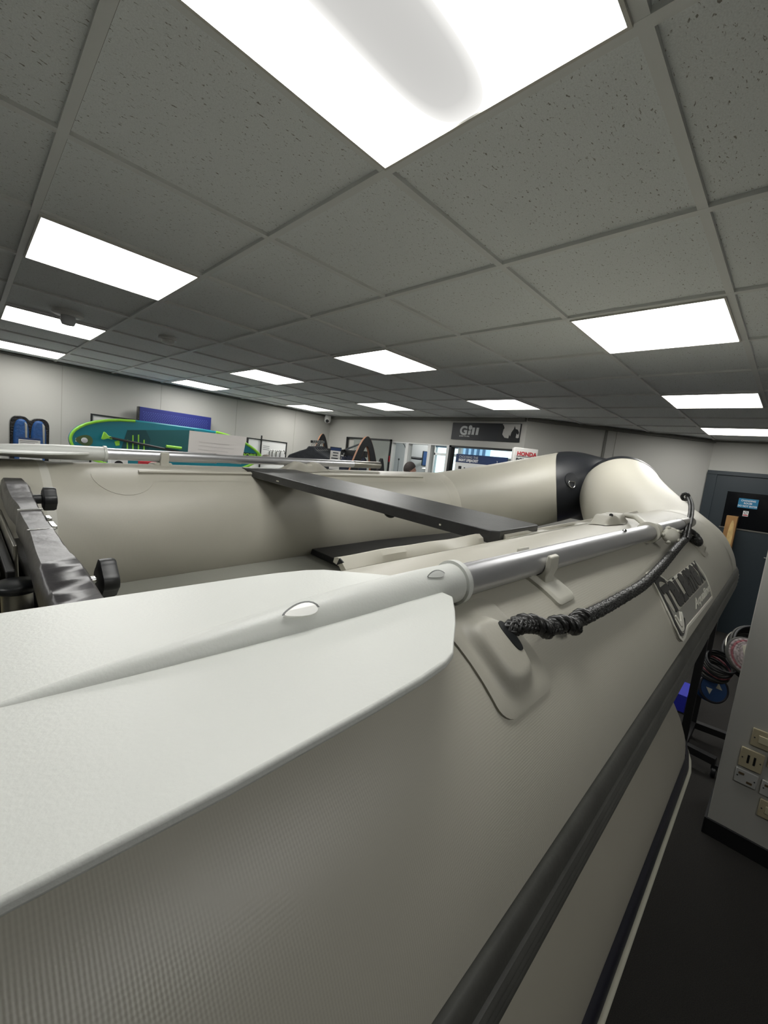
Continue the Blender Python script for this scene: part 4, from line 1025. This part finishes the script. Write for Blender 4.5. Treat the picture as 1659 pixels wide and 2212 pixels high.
for r_ in range(6):
    for k in range(30):
        xx_ = .05+k*(x1-x0-.1)/30+(.012 if r_ % 2 else 0); zz_ = z1-1.12-.065-r_*.022; mb.box((xx_, -.002, zz_), (xx_+.012, 0, zz_+.006))
tag(mb.build('dots', M['bluedot'], t))
mb = MB(); mb.box((-.012, -.004, 0), (.006, .074, z1-1.12)); mb.build('edge_strip', M['film'], t)
# framed board with chrome cleats
yc_ = 6.5
x0, x1 = Q(534, 949, 1, yc_).x, Q(619, 959, 1, yc_).x; z1 = Q(570, 952, 1, yc_).z+.02
t, hw_, h = framed('cleat_board', 'black-framed white display board with chrome hooks right of the teal board', 'display board', x0, x1, 1.12, z1, .016, M['white'], y=yc_)
xm = Q(563, 950, 1, yc_).x-(x0+x1)/2
mb = MB(); mb.box((xm-.010, -.035, 0), (xm+.010, -.02, h+.06)); mb.build('upright', M['black'], t)
for k, px in enumerate((584, 591, 600, 609)):
    q = Q(px, 976+k, 1, yc_-.02); r_ = .028+.006*k; cx_ = q.x-(x0+x1)/2; cz_ = q.z-1.12
    mb = MB(); mb.tube([(cx_+r_*math.cos(a), -.035-.01*math.sin(a), cz_+r_*math.sin(a)) for a in [-.2+PI*1.1*i/12 for i in range(13)]]+[(cx_-r_*.9, -.03, cz_-.09)], .010, 10, ref=(0, 1, 0)); mb.build('hook', M['chrome'], t, smooth=True)
q = Q(573, 988, 1, yc_-.02); mb = MB(); mb.lathe([(.085, 0), (.08, .03), (.05, .06), (.01, .07)], T(q.x-(x0+x1)/2, -.05, q.z-1.12-.02)); mb.build('dome_cap', mat('bronze', (100, 92, 84), .4), t, smooth=True)
mb = MB()
for k in range(3): mb.box((xm+.05, -.0095, h-.11-.03*k), (xm+.17, -.008, h-.102-.03*k))
mb.box((xm+.30, -.0095, h-.18), (xm+.36, -.008, h-.172)); mb.build('text_lines', M['ink'], t)
# small items glimpsed under the far oar
for nm, lab, cat, x0, x1, y0, y1, mm, yy in (('red_carton', 'small red carton glimpsed under the far oar beside the cradle', 'box', 303, 352, 996, 1010, 'red', 5.6), ('white_pouch', 'white pouch with a dark rounded print glimpsed under the far oar socket', 'pouch', 237, 276, 990, 1010, 'white', 5.7)):
    p0 = Q(x0, y0, 1, yy); p1 = Q(x1, y1, 1, yy); t = thing(nm, lab, cat, ((p0.x+p1.x)/2, yy, 0))
    mb = MB(); mb.box((-(p1.x-p0.x)/2, 0, 1.0), ((p1.x-p0.x)/2, .1, p0.z)); mb.build('body', M[mm], t, bevel=.01)
    mb = MB(); mb.box((-.02, -.002, p0.z-.08), (.0, 0, p0.z-.01)) if mm == 'red' else mb.lathe([(.05, 0), (.05, .002)], axisframe((0, 0, p0.z-.07), (0, -1, 0)))
    mb.build('mark', M['black'], t)
mb = MB(); mb.box((.9, 5.5, 0), (2.4, 5.9, 1.0)); tag(mb.build('low_cabinet', M['white'], bevel=.004), 'low white cabinet in front of the plinth, hidden behind the far tube', 'cabinet')

# ================================================================== CLOTHES RACK with arches
def arch(px, pytop, d, label, k_=1.0, hollow=True, grp='wooden-edged black arches of the clothes rack'):
    top = QD(px, pytop, d); Hh = top.z
    t = thing('display_arch', label, 'display arch', (top.x, top.y, 0), grp if hollow else None, rotz=math.atan2(.70, .71)-PI/2+.5)
    def hwx(dd): return k_*.122*(max(0, dd)/.25)**.60
    ds = [0, .002, .006, .013, .024, .04, .065, .1, .15, .21, .3, .45, .7, 1.0, 1.3, Hh]
    o = [(-hwx(d_), Hh-d_) for d_ in ds[::-1]]+[(hwx(d_), Hh-d_) for d_ in ds[1:]]
    mb = MB()
    if hollow:
        i0 = .088*k_; di = [i0]+[i0+x_ for x_ in (.003, .008, .016, .03, .05, .08, .12, .18, .26, .4, .7, 1.0, 1.3)]; di = [x_ for x_ in di if x_ < Hh]+[Hh]
        def hin(dd): return k_*.058*(max(0, dd-i0)/.165)**.55
        n_ = len(o)//2; di2 = [i0+(Hh-i0)*(d_/Hh)**1.0 for d_ in ds]
        i_ = [(-hin(d_), Hh-d_) for d_ in di2[::-1]]+[(hin(d_), Hh-d_) for d_ in di2[1:]]
        k = len(o); v = [XZ @ Vector((x, y, z)) for z in (-.022, .022) for (x, y) in o+i_]; f = []
        for j in range(k-1):
            f += [(j, j+1, k+j+1, k+j), (2*k+j, 2*k+j+1, 3*k+j+1, 3*k+j), (j, j+1, 2*k+j+1, 2*k+j), (k+j, k+j+1, 3*k+j+1, 3*k+j)]
        f += [(0, k, 3*k, 2*k), (k-1, 2*k-1, 4*k-1, 3*k-1)]
        mb.add(v, f); mb.build('panel', M['black'], t)
        mb = MB(); v = []; f = []
        for loop, sg in ((o, 1), (i_, -1)):
            b0 = len(v)
            for (x, y) in loop:
                sx_ = sg*math.copysign(.003, x) if abs(x) > 1e-4 else 0
                v += [XZ @ Vector((x+sx_, y+sg*.001, -.019)), XZ @ Vector((x+sx_, y+sg*.001, .019))]
            for j in range(len(loop)-1): f.append((b0+2*j, b0+2*j+1, b0+2*j+3, b0+2*j+2))
        mb.add(v, f); mb.build('plywood_edge', M['ply'], t)
    else:
        mb.prism(o, -.022, .022, XZ); mb.build('panel', M['black'], t)
    return t, top
a1, t1 = arch(697, 937, 4.75, 'black arch with a wooden edge behind the charcoal jackets, further of the two', .75)
a2, t2 = arch(793, 943, 3.9, 'black arch with a wooden edge in front of the grey-green panel, nearer of the two')
a3, t3 = arch(824, 990, 3.8, 'small dark rounded stand end right of the nearer wooden-edged arch', .42, False)
zr = 1.70
mb = MB(); p0 = Vector((t1.x, t1.y, zr)); p1 = Vector((t2.x, t2.y, zr)); D = (p1-p0).normalized(); mb = bar3(p0-D*.12, p1+D*.02, .014, .028)
rk = thing('clothes_rail', 'black metal clothes rail running between the two wooden-edged arches', 'clothes rail')
mb.build('beam', M['blackmetal'], rk, bevel=.002)
# arm carrying the jackets, towards the viewer
vw = -Vector((.70, .71, 0)); armS = QD(700, 955, 4.6); armE = QD(673, 954, 4.05)
bar3(armS, armE, .008, .012).build('arm', M['blackmetal'], rk)
arm2S = QD(780, 958, 4.75); arm2E = QD(740, 974, 4.2)
bar3(arm2S, arm2E, .006, .008).build('arm', M['blackmetal'], rk)
def jacket(m_, label, grp, scale=1):
    t = thing('jacket', label, 'jacket', (0, 0, 0), grp)
    o = [(-.045, 0), (-.11, -.025), (-.215, -.075), (-.245, -.14), (-.27, -.45), (-.285, -.66), (-.215, -.67), (-.19, -.42), (-.185, -.75), (.185, -.75), (.19, -.42), (.215, -.67), (.285, -.66), (.27, -.45), (.245, -.14), (.215, -.075), (.11, -.025), (.045, 0), (.03, .03), (-.03, .03)]
    mb = MB(); mb.prism([(x*scale, y*scale) for x, y in o], -.028, .028, XZ); mb.build('body', m_, t, bevel=.02, seg=3)
    mb = MB(); mb.tube([(0, 0, .03)]+[(.018*math.cos(a)+.0, 0, .07+.018*math.sin(a)) for a in [-PI/2+PI*1.4*i/8 for i in range(9)]], .0035, 8, ref=(0, 1, 0)); mb.tube([(-.07, 0, -.012), (0, 0, .02), (.07, 0, -.012)], .005, 8, ref=(0, 1, 0)); mb.build('hanger', M['clear'], t, smooth=True)
    return t
J = jacket(M['cloth'], 'foremost charcoal jacket hanging on the rail in front of the further arch', 'charcoal jackets on the rail arm')
words = ['foremost', 'second', 'third', 'fourth', 'fifth', 'sixth']
for k in range(6):
    t = J if k == 0 else copy_tree(J)
    p = armE.lerp(armS, (k+.3)/6.5); t.location = (p.x, p.y, p.z-.075); t.rotation_euler = (0, 0, -PI/4-.05+.05*k+rnd.uniform(-.06, .06))
    if k: t['label'] = f'{words[k]} charcoal jacket from the front on the rail beside the further arch'
K = jacket(M['navycloth'], 'lowest navy garment on the sloping arm left of the nearer arch', 'navy garments on the sloping arm', .8)
for k in range(5):
    t = K if k == 0 else copy_tree(K)
    p = arm2E.lerp(arm2S, (k+.4)/5.4); t.location = (p.x, p.y, p.z-.085); t.rotation_euler = (0, 0, -PI/4+1.15+rnd.uniform(-.1, .1))
    if k: t['label'] = f"{words[k]} navy garment up the sloping arm left of the nearer arch"
# price sign
q = QD(726, 966, 3.4); t = thing('price_sign', 'small black-framed price sign with a blue heading beside the charcoal jackets', 'sign', (q.x, q.y, 0), rotz=-PI/4)
mb = MB(); mb.box((-.046, -.004, q.z-.18), (.046, .004, q.z)); mb.build('frame', M['black'], t)
mb = MB(); mb.box((-.041, -.006, q.z-.18), (.041, -.004, q.z-.03)); mb.build('card', M['paper'], t)
mb = MB(); mb.box((-.041, -.006, q.z-.03), (.041, -.004, q.z-.005)); mb.build('heading', M['navy'], t)
mb = MB()
for k, (w0, w1) in enumerate(((-.02, .025), (-.02, .02), (-.03, .025), (-.025, .01))): mb.box((w0, -.0075, q.z-.05-.022*k), (w1, -.006, q.z-.042-.022*k))
mb.build('text_lines', M['dink'], t)
mb = MB(); mb.box((-.01, -.003, 0), (.01, .003, q.z-.18)); mb.build('post', M['blackmetal'], t)
# black framed grey-green board on the back wall
y0_, y1_ = Q(750, 948, 0, XB-.03).y, Q(846, 953, 0, XB-.03).y
t = thing('framed_board', 'black-framed grey-green board on the back wall behind the nearer arch', 'board', (XB-.02, (y0_+y1_)/2, 1.0)); hw_ = (y0_-y1_)/2; zt = 1.03
mb = MB(); mb.box((-.03, -hw_, 0), (.0, -hw_+.02, zt)).box((-.03, hw_-.03, 0), (.0, hw_, zt)).box((-.03, -hw_, zt-.025), (.0, hw_, zt)); mb.build('frame', M['black'], t)
mb = MB(); mb.box((-.012, -hw_, 0), (0, hw_-.2, zt-.02)); mb.build('panel', M['mirror'], t)

# ================================================================== OFFICE BEYOND THE BACK WALL
XO = 8.2
ow0, ow1 = Q(1110, 1000, 0, XO).y, Q(936, 1000, 0, XO).y
wall('wall_office_far', (XO, 7.5), (XO, .5), holes=[(7.5-ow1, 7.5-ow0, .9, 2.35)], side=-1, m='lightgrey')
wall('wall_office_left', (XB+.1, 7.5), (XO+.1, 7.5), side=-1, m='lightgrey')
wall('wall_office_right', (6.9, .98), (XO+.1, .98), side=1, m='lightgrey')
wall('wall_office_partition', (6.27, Q(932, 985, 0, 6.27).y), (6.27, 7.5), side=-1, m='lightgrey')
ys = [Q(px, 985, 0, XB+.05).y for px in (845, 882, 930.5, 970)]
mb = MB()
for y, w_ in ((ys[0], .045), (ys[1], .03), (ys[2], .028), (ys[3]-.01, .03)): mb.box((XB-.01, y-w_, 1.0), (XB+.09, y+w_, 2.0))
mb.box((XB-.012, yb, 1.985), (XB+.09, ya, 2.0)); fr = struct(mb.build('window_1', M['white']))
mb = MB(); mb.box((XB+.04, ys[3], 1.0), (XB+.046, ys[0], 1.985)); mb.build('pane', M['glass'], fr)
mb = MB(); mb.box((XB-.015, 3.70, 1.0), (XB+.08, 3.74, 2.0)).box((XB-.015, yc, 1.975), (XB+.08, 3.74, 2.0)).box((XB-.015, yc, 1.0), (XB+.08, yc+.02, 2.0)); fr = struct(mb.build('window_2', M['black']))
mb = MB(); mb.box((XB+.04, yc+.02, 1.0), (XB+.046, 3.70, 1.975)); mb.build('pane', M['glass'], fr)
# far office window frames, blind
mb = MB()
for y in (ow1, Q(966, 1000, 0, XO).y, Q(990, 1000, 0, XO).y, ow0): mb.box((XO-.02, y-.04, .9), (XO+.06, y+.04, 2.35))
zmid = Q(950, 981, 0, XO).z; mb.box((XO-.02, ow0, zmid-.03), (XO+.06, ow1, zmid+.03)); struct(mb.build('window_3', M['white']))
yq = Q(966, 1000, 0, XO).y
for (p0_, p1_) in ((ow1-.04, yq+.04), (yq-.04, Q(990, 1000, 0, XO).y+.04)):
    mb = MB(); mb.box((XO-.04, p1_, zmid+.16), (XO-.025, p0_, 2.33)); tag(mb.build('roller_blind', M['blind']), 'slate blue roller blind half down in the far office window' + (', left' if p0_ > yq else ', right'), 'blind', 'roller blinds in the office')
for ox_, oy_, lb_ in ((5.62, 5.0, 'unseen ceiling light added to brighten the office beyond the back wall, left'), (6.9, 3.2, 'unseen ceiling light added to brighten the office beyond the back wall, right'), (7.5, 6.6, 'unseen ceiling light added to brighten the office beyond the back wall, furthest left')):  # unseen lamps added to brighten the office interior
    t = thing('ceiling_light', lb_, 'ceiling light', (ox_, oy_, H))
    fr = MB(); fr.box((-.30, -.30, -.004), (.30, .30, .012)); fr.build('frame', M['frame'], t)
    d = MB(); d.box((-.28, -.28, -.007), (.28, .28, -.004)); d.build('diffuser', M['lamp'], t)
# outside: street facade seen through the window
t = thing('street_building', 'pale blue building outside beyond the office window', 'building', (13, 3.6, 0))
y_a, y_b = Q(990, 975, 0, 13).y, Q(1050, 975, 0, 13).y
mb = MB(); mb.box((0, y_b-3.6, 0), (.3, y_a-3.6, 4)); mb.build('facade', M['facade'], t)
mb = MB()
for k in range(5):
    y = y_b-3.6+(y_a-y_b)*(k+.15)/5; mb.box((-.05, y, 1.2), (0, y+(y_a-y_b)*.07, 3.8))
mb.build('pilaster', M['facade2'], t)
mb = MB(); mb.box((8.3, -8, -.1), (24, 16, 0)); struct(mb.build('floor_outside', M['lightgrey']))
# monitor on wall bracket in the office
q = QD(920, 991, 7.85); t = thing('monitor', 'tilted blue-screened monitor on a wall bracket inside the office', 'monitor', q, rotz=-PI/4+.55)
mb = MB(); mb.box((-.085, -.014, -.137), (.085, .014, .137)); mb.build('casing', M['black'], t, bevel=.004)
mb = MB(); mb.box((-.077, -.0165, -.125), (.077, -.014, .129)); mb.build('screen', M['screen'], t)
mb = MB(); mb.tube([(0, .012, 0), (-.05, .10, -.01), (-.16, .20, -.01), (-.13, .34, -.01)], .025, 10); mb.build('arm', M['black'], t)
# white desk lamp shade glint and round ceiling mic
q = QD(919, 1013, 7.3); t = thing('desk_lamp', 'white dish of a desk lamp beside the person in the office', 'lamp', (q.x, q.y, q.z)); mb = MB(); mb.lathe([(.07, 0), (.05, .02), (.015, .028)], Matrix.Identity(4)); mb.build('dish', M['white'], t, smooth=True)
mb = MB(); mb.tube([(0, 0, -.001), (0, 0, -q.z+.0)], .008, 8); mb.build('stem', M['black'], t)
q = QD(861.5, 992, 7.2); q2 = QD(861, 1020, 6.4); t = thing('microphone', 'dark round-headed cable hanging upright in the office behind the window', 'microphone', q)
mb = MB(); mb.lathe([(.01, -.015), (.016, 0), (.01, .014), (.002, .016)], Matrix.Identity(4)); mb.build('head', M['black'], t, smooth=True)
mb = MB(); mb.tube([(0, 0, -.014), (0, 0, -q.z)], .004, 8); mb.build('cable', M['black'], t)
tag(MB().tube([QD(869, 955, 7.0), QD(874, 962, 7.0), QD(878, 974, 7.0), QD(878.5, 985, 7.0), QD(878, 1030, 7.0)], .006, 8).build('hanging_cable', M['black'], smooth=True), 'thin dark cable curving down the office wall behind the first window post', 'cable')
mb = MB(); a = QD(839, 980, 4.7); mb.box((XB-.05, Q(841, 985, 0, XB-.05).y, 1.66), (XB-.03, Q(839, 985, 0, XB-.05).y, 1.76)); tag(mb.build('red_tag', M['red']), 'small red tag left of the first office window post', 'tag')
# person in the office
hp = QD(885, 1013, 6.15)
hz = hp.z-.075
pe = thing('person', 'dark-haired person in a dark top standing in front of the office window, looking right', 'person', (hp.x, hp.y, 0), rotz=-PI/4)
# body by skin: standing figure
def skinbody(edges_pts, edges, radii, name, m_, parent):
    me = bpy.data.meshes.new(name); me.from_pydata(edges_pts, edges, []); me.materials.append(m_)
    o = bpy.data.objects.new(name, me); COL.objects.link(o); o.parent = parent
    sk = o.modifiers.new('skin', 'SKIN'); sv = me.skin_vertices[0].data if me.skin_vertices else None
    if sv is None:
        return o
    for i, r_ in enumerate(radii): sv[i].radius = r_ if isinstance(r_, tuple) else (r_, r_)
    sv[0].use_root = True
    ss = o.modifiers.new('sub', 'SUBSURF'); ss.levels = 2; ss.render_levels = 2
    return o
def capsule_body(parent, hz):
    """one continuous lofted torso with arms and legs joined through a voxel remesh"""
    k = hz/1.56; mb = MB()
    def limb(pts, rs, n=16, ref=(0, 1, 0)): mb.tube([(x*k, y*k, z*k) for x, y, z in pts], [r*k for r in rs], n, ref=ref)
    # torso by elliptical rings
    v = []; f = []; rings = [(.93, .15, .105), (1.0, .16, .11), (1.12, .145, .10), (1.25, .165, .11), (1.36, .19, .105), (1.42, .15, .085), (1.455, .07, .065), (1.50, .058, .058), (1.54, .055, .055)]
    n = 24
    for z, a, b in rings:
        for i in range(n): v.append((a*k*math.cos(2*PI*i/n), b*k*math.sin(2*PI*i/n), z*k))
    for j in range(len(rings)-1):
        for i in range(n): f.append((j*n+i, j*n+(i+1) % n, (j+1)*n+(i+1) % n, (j+1)*n+i))
    f.append(tuple(range(n))); f.append(tuple((len(rings)-1)*n+i for i in range(n))); mb.add(v, f)
    for s_ in (-1, 1):
        limb([(s_*.17, 0, 1.37), (s_*.21, 0, 1.30), (s_*.235, .01, 1.08), (s_*.22, -.10, .90), (s_*.20, -.17, .84)], [.05, .05, .040, .030, .026])
        limb([(s_*.085, 0, .97), (s_*.095, 0, .75), (s_*.095, -.005, .50), (s_*.095, 0, .30), (s_*.095, .01, .07)], [.085, .078, .055, .05, .036])
        limb([(s_*.095, .03, .04), (s_*.10, -.13, .035)], [.04, .035])
        for fi in range(4): limb([(s_*(.185+.012*fi), -.175, .845), (s_*(.18+.012*fi), -.215, .835), (s_*(.18+.012*fi), -.225, .80)], [.010, .009, .007], 8)
        limb([(s_*.18, -.165, .85), (s_*.155, -.19, .85), (s_*.15, -.20, .83)], [.010, .009, .007], 8)
    return mb
bb = capsule_body(pe, hz); body = bb.build('body', M['cloth'], pe, smooth=True, angle=180)
rm = body.modifiers.new('rm', 'REMESH'); rm.mode = 'VOXEL'; rm.voxel_size = .012; rm.use_smooth_shade = True
def head(parent, z):
    v = []; f = []; NZ, N = 20, 28
    for j in range(NZ+1):
        ph = PI*j/NZ; zz = math.cos(ph)
        for i in range(N):
            a = 2*PI*i/N; x = math.sin(ph)*math.cos(a); y = math.sin(ph)*math.sin(a)
            rx = .078*(1-.20*max(0, -zz)**1.2); ry = .098*(1-.12*max(0, -zz))
            # face looks along +x (rotated); nose, brow, chin
            px = x*ry; py = y*rx; pz = zz*.118
            if x > .55: px += .018*math.exp(-(y/.16)**2)*math.exp(-((zz+.12)/.16)**2)+.006*math.exp(-((zz+.55)/.12)**2)*math.exp(-(y/.5)**2)-.008*math.exp(-((zz-.06)/.1)**2)*math.exp(-((abs(y)-.33)/.14)**2)
            v.append((px, py, z+pz))
    for j in range(NZ):
        for i in range(N): f.append((j*N+i, j*N+(i+1) % N, (j+1)*N+(i+1) % N, (j+1)*N+i))
    mb = MB(); mb.add(v, f); hd = mb.build('head', M['skin'], parent, smooth=True, angle=180)
    mb = MB(); v = []; f = []
    for j in range(12):
        ph = PI*.62*j/11
        for i in range(N):
            a = 2*PI*i/N; cut = 1.0-.42*max(0, math.cos(a))**.8; p_ = ph*cut; x = math.sin(p_)*math.cos(a); y = math.sin(p_)*math.sin(a); zz = math.cos(p_)
            v.append((x*.106, y*.086, z+zz*.128+.002))
    for j in range(11):
        for i in range(N): f.append((j*N+i, j*N+(i+1) % N, (j+1)*N+(i+1) % N, (j+1)*N+i))
    mb.add(v, f); hr = mb.build('hair', M['hair'], hd, smooth=True, angle=180)
    for s_ in (-1, 1):
        mb = MB(); mb.lathe([(.016, -.004), (.020, 0), (.014, .006)], axisframe((.0, s_*.078, z-.01), (0, s_, 0))); mb.build('ear', M['skin'], hd, smooth=True)
        mb = MB(); mb.lathe([(.010, -.004), (.008, .004), (.002, .006)], axisframe((.083, s_*.030, z+.008), (1, s_*.2, 0)), 12); mb.build('eye', M['black'], hd, smooth=True)
    mb = MB(); mb.box((.086, -.02, z-.058), (.092, .02, z-.052)); mb.build('mouth', M['red'], hd)
    return hd
hd_ = head(pe, 0); hd_.location = (0, 0, hz+.070); hd_.scale = (.88, .88, .88)

# ================================================================== BACK WALL SIGNS
# Gill banner
yA, yB2 = Q(979, 913, 0, XB-.01).y, Q(1127, 917, 0, XB-.01).y; zt, zb = 2.327, 2.090
t = thing('shop_banner', 'wide black Gill banner high on the back wall', 'banner', (XB-.008, (yA+yB2)/2, (zt+zb)/2)); hw_ = (yA-yB2)/2; hh_ = (zt-zb)/2
mb = MB(); mb.box((-.006, -hw_, -hh_), (.007, hw_, hh_)); mb.build('panel', M['gill'], t)
BX = Matrix(((0, 0, -1, -.007), (-1, 0, 0, 0), (0, 1, 0, 0), (0, 0, 0, 1)))    # local x -> -y, local y -> z
s = 2*hw_
text_mb('G', .165, BX @ T(-hw_+s*.13, -.045, 0), bold=.007, sx=1.05).build('lettering', M['gilltext'], t)
for k, (x, h) in enumerate(((.262, .058), (.318, .100), (.380, .100))):
    mb = MB(); mb.prism([(0, 0), (.042, 0), (.049, h), (.007, h)], 0, .003, BX @ T(-hw_+s*x, -.045, 0)); mb.build('lettering', M['gilltext'], t)
mb = MB(); mb.prism([(.030*math.cos(a), .034*math.sin(a)) for a in [2*PI*i/24 for i in range(24)]], 0, .003, BX @ T(-hw_+s*.292, .052, 0)); mb.build('dot', M['gilltext'], t)
text_mb("BORN TO SAIL", .028, BX @ T(-hw_+s*.13, -.078, 0), bold=.0005, sx=.95).build('small_lettering', M['gilltext'], t)
# pale part of the photo print with two dark sailing figures
mb = MB(); mb.prism([(s*.755, hh_*.95), (s*.99, hh_*.95), (s*.99, -hh_*.5), (s*.93, -hh_*.7), (s*.80, -hh_*.55), (s*.765, -hh_*.2), (s*.775, hh_*.4)], 0, .0015, BX @ T(-hw_, 0, 0)); ph = mb.build('photo_print', mat('pale_sky_print', (176, 174, 170), .6), t)
mb = MB(); mb.prism([(s*.70, -hh_), (s*.72, hh_*.9), (s*.77, hh_*.8), (s*.785, hh_*.5), (s*.76, hh_*.1), (s*.77, -hh_*.35), (s*.81, -hh_*.75), (s*.84, -hh_)], .0016, .0025, BX @ T(-hw_, 0, 0))
mb.prism([(s*.83, -hh_), (s*.855, -hh_*.6), (s*.86, -hh_*.2), (s*.875, -hh_*.4), (s*.885, hh_*.05), (s*.91, hh_*.4), (s*.92, hh_*.75), (s*.935, hh_*.42), (s*.965, hh_*.35), (s*.985, hh_*.05), (s*.975, -hh_*.2), (s*.955, -hh_*.05), (s*.95, -hh_*.5), (s*.985, -hh_*.6), (s*.985, -hh_)], .0016, .0025, BX @ T(-hw_, 0, 0)); mb.build('figure', M['black'], t)
# lifejacket display header
xs_ = 4.85
yA, yB2 = Q(987, 980, 0, xs_).y, Q(1097, 990, 0, xs_).y; zt = Q(987, 980, 0, xs_).z; zb = Q(986, 998, 0, xs_).z
t = thing('lifejacket_display', 'navy display header reading CHOOSING THE RIGHT LIFEJACKET in front of the office window', 'display stand', (xs_, (yA+yB2)/2, 0)); hw_ = (yA-yB2)/2
mb = MB(); mb.box((-.01, -hw_, zb), (.01, hw_, zt)); mb.build('header', M['navy'], t)
mb = MB(); mb.box((-.01, -hw_, .0), (.01, hw_, zb)); mb.build('panel', M['white'], t)
BX2 = Matrix(((0, 0, -1, -.0105), (-1, 0, 0, 0), (0, 1, 0, 0), (0, 0, 0, 1)))
hz_ = zt-zb
text_mb('CHOOSING THE', hz_*.40, BX2 @ T(-hw_+.05, zb+hz_*.55, 0), sx=.9).build('lettering', M['gilltext'], t)
text_mb('RIGHT LIFEJACKET', hz_*.40, BX2 @ T(-hw_+.05, zb+hz_*.17, 0), bold=.002, sx=.82).build('lettering', M['signwhite'], t)
text_mb('3', hz_*.42, BX2 @ T(hw_-.15, zb+hz_*.25, 0)).build('small_mark', M['gilltext'], t)
mb = MB(); mb.box((-.013, .28, zb-.09), (-.01, .33, zb-.05)).box((-.013, .22, zb-.075), (-.01, .24, zb-.062)); mb.build('picture', M['black'], t)
# Honda display box
P = QD(1112, 966, 4.72); t = thing('display_box', 'white display box with red HONDA lettering beside the black bow patch', 'display box', (P.x, P.y, 0), rotz=-PI/4-.12)
wd_ = .26
mb = MB(); mb.box((0, 0, 0), (wd_, .14, P.z)); mb.build('box', M['paper'], t, bevel=.003)
text_mb('HONDA', .062, T(.035, -.002, P.z-.085) @ XZ, bold=.0022, sx=.92).build('lettering', M['red'], t)
text_mb('POWER', .062, T(.03, -.002, P.z-.158) @ XZ, bold=.0022, sx=.92).build('lettering', M['dink'], t)
mb = MB(); mb.box((.03, -.002, P.z-.097), (.24, 0, P.z-.093)); mb.build('rule', M['dink'], t)
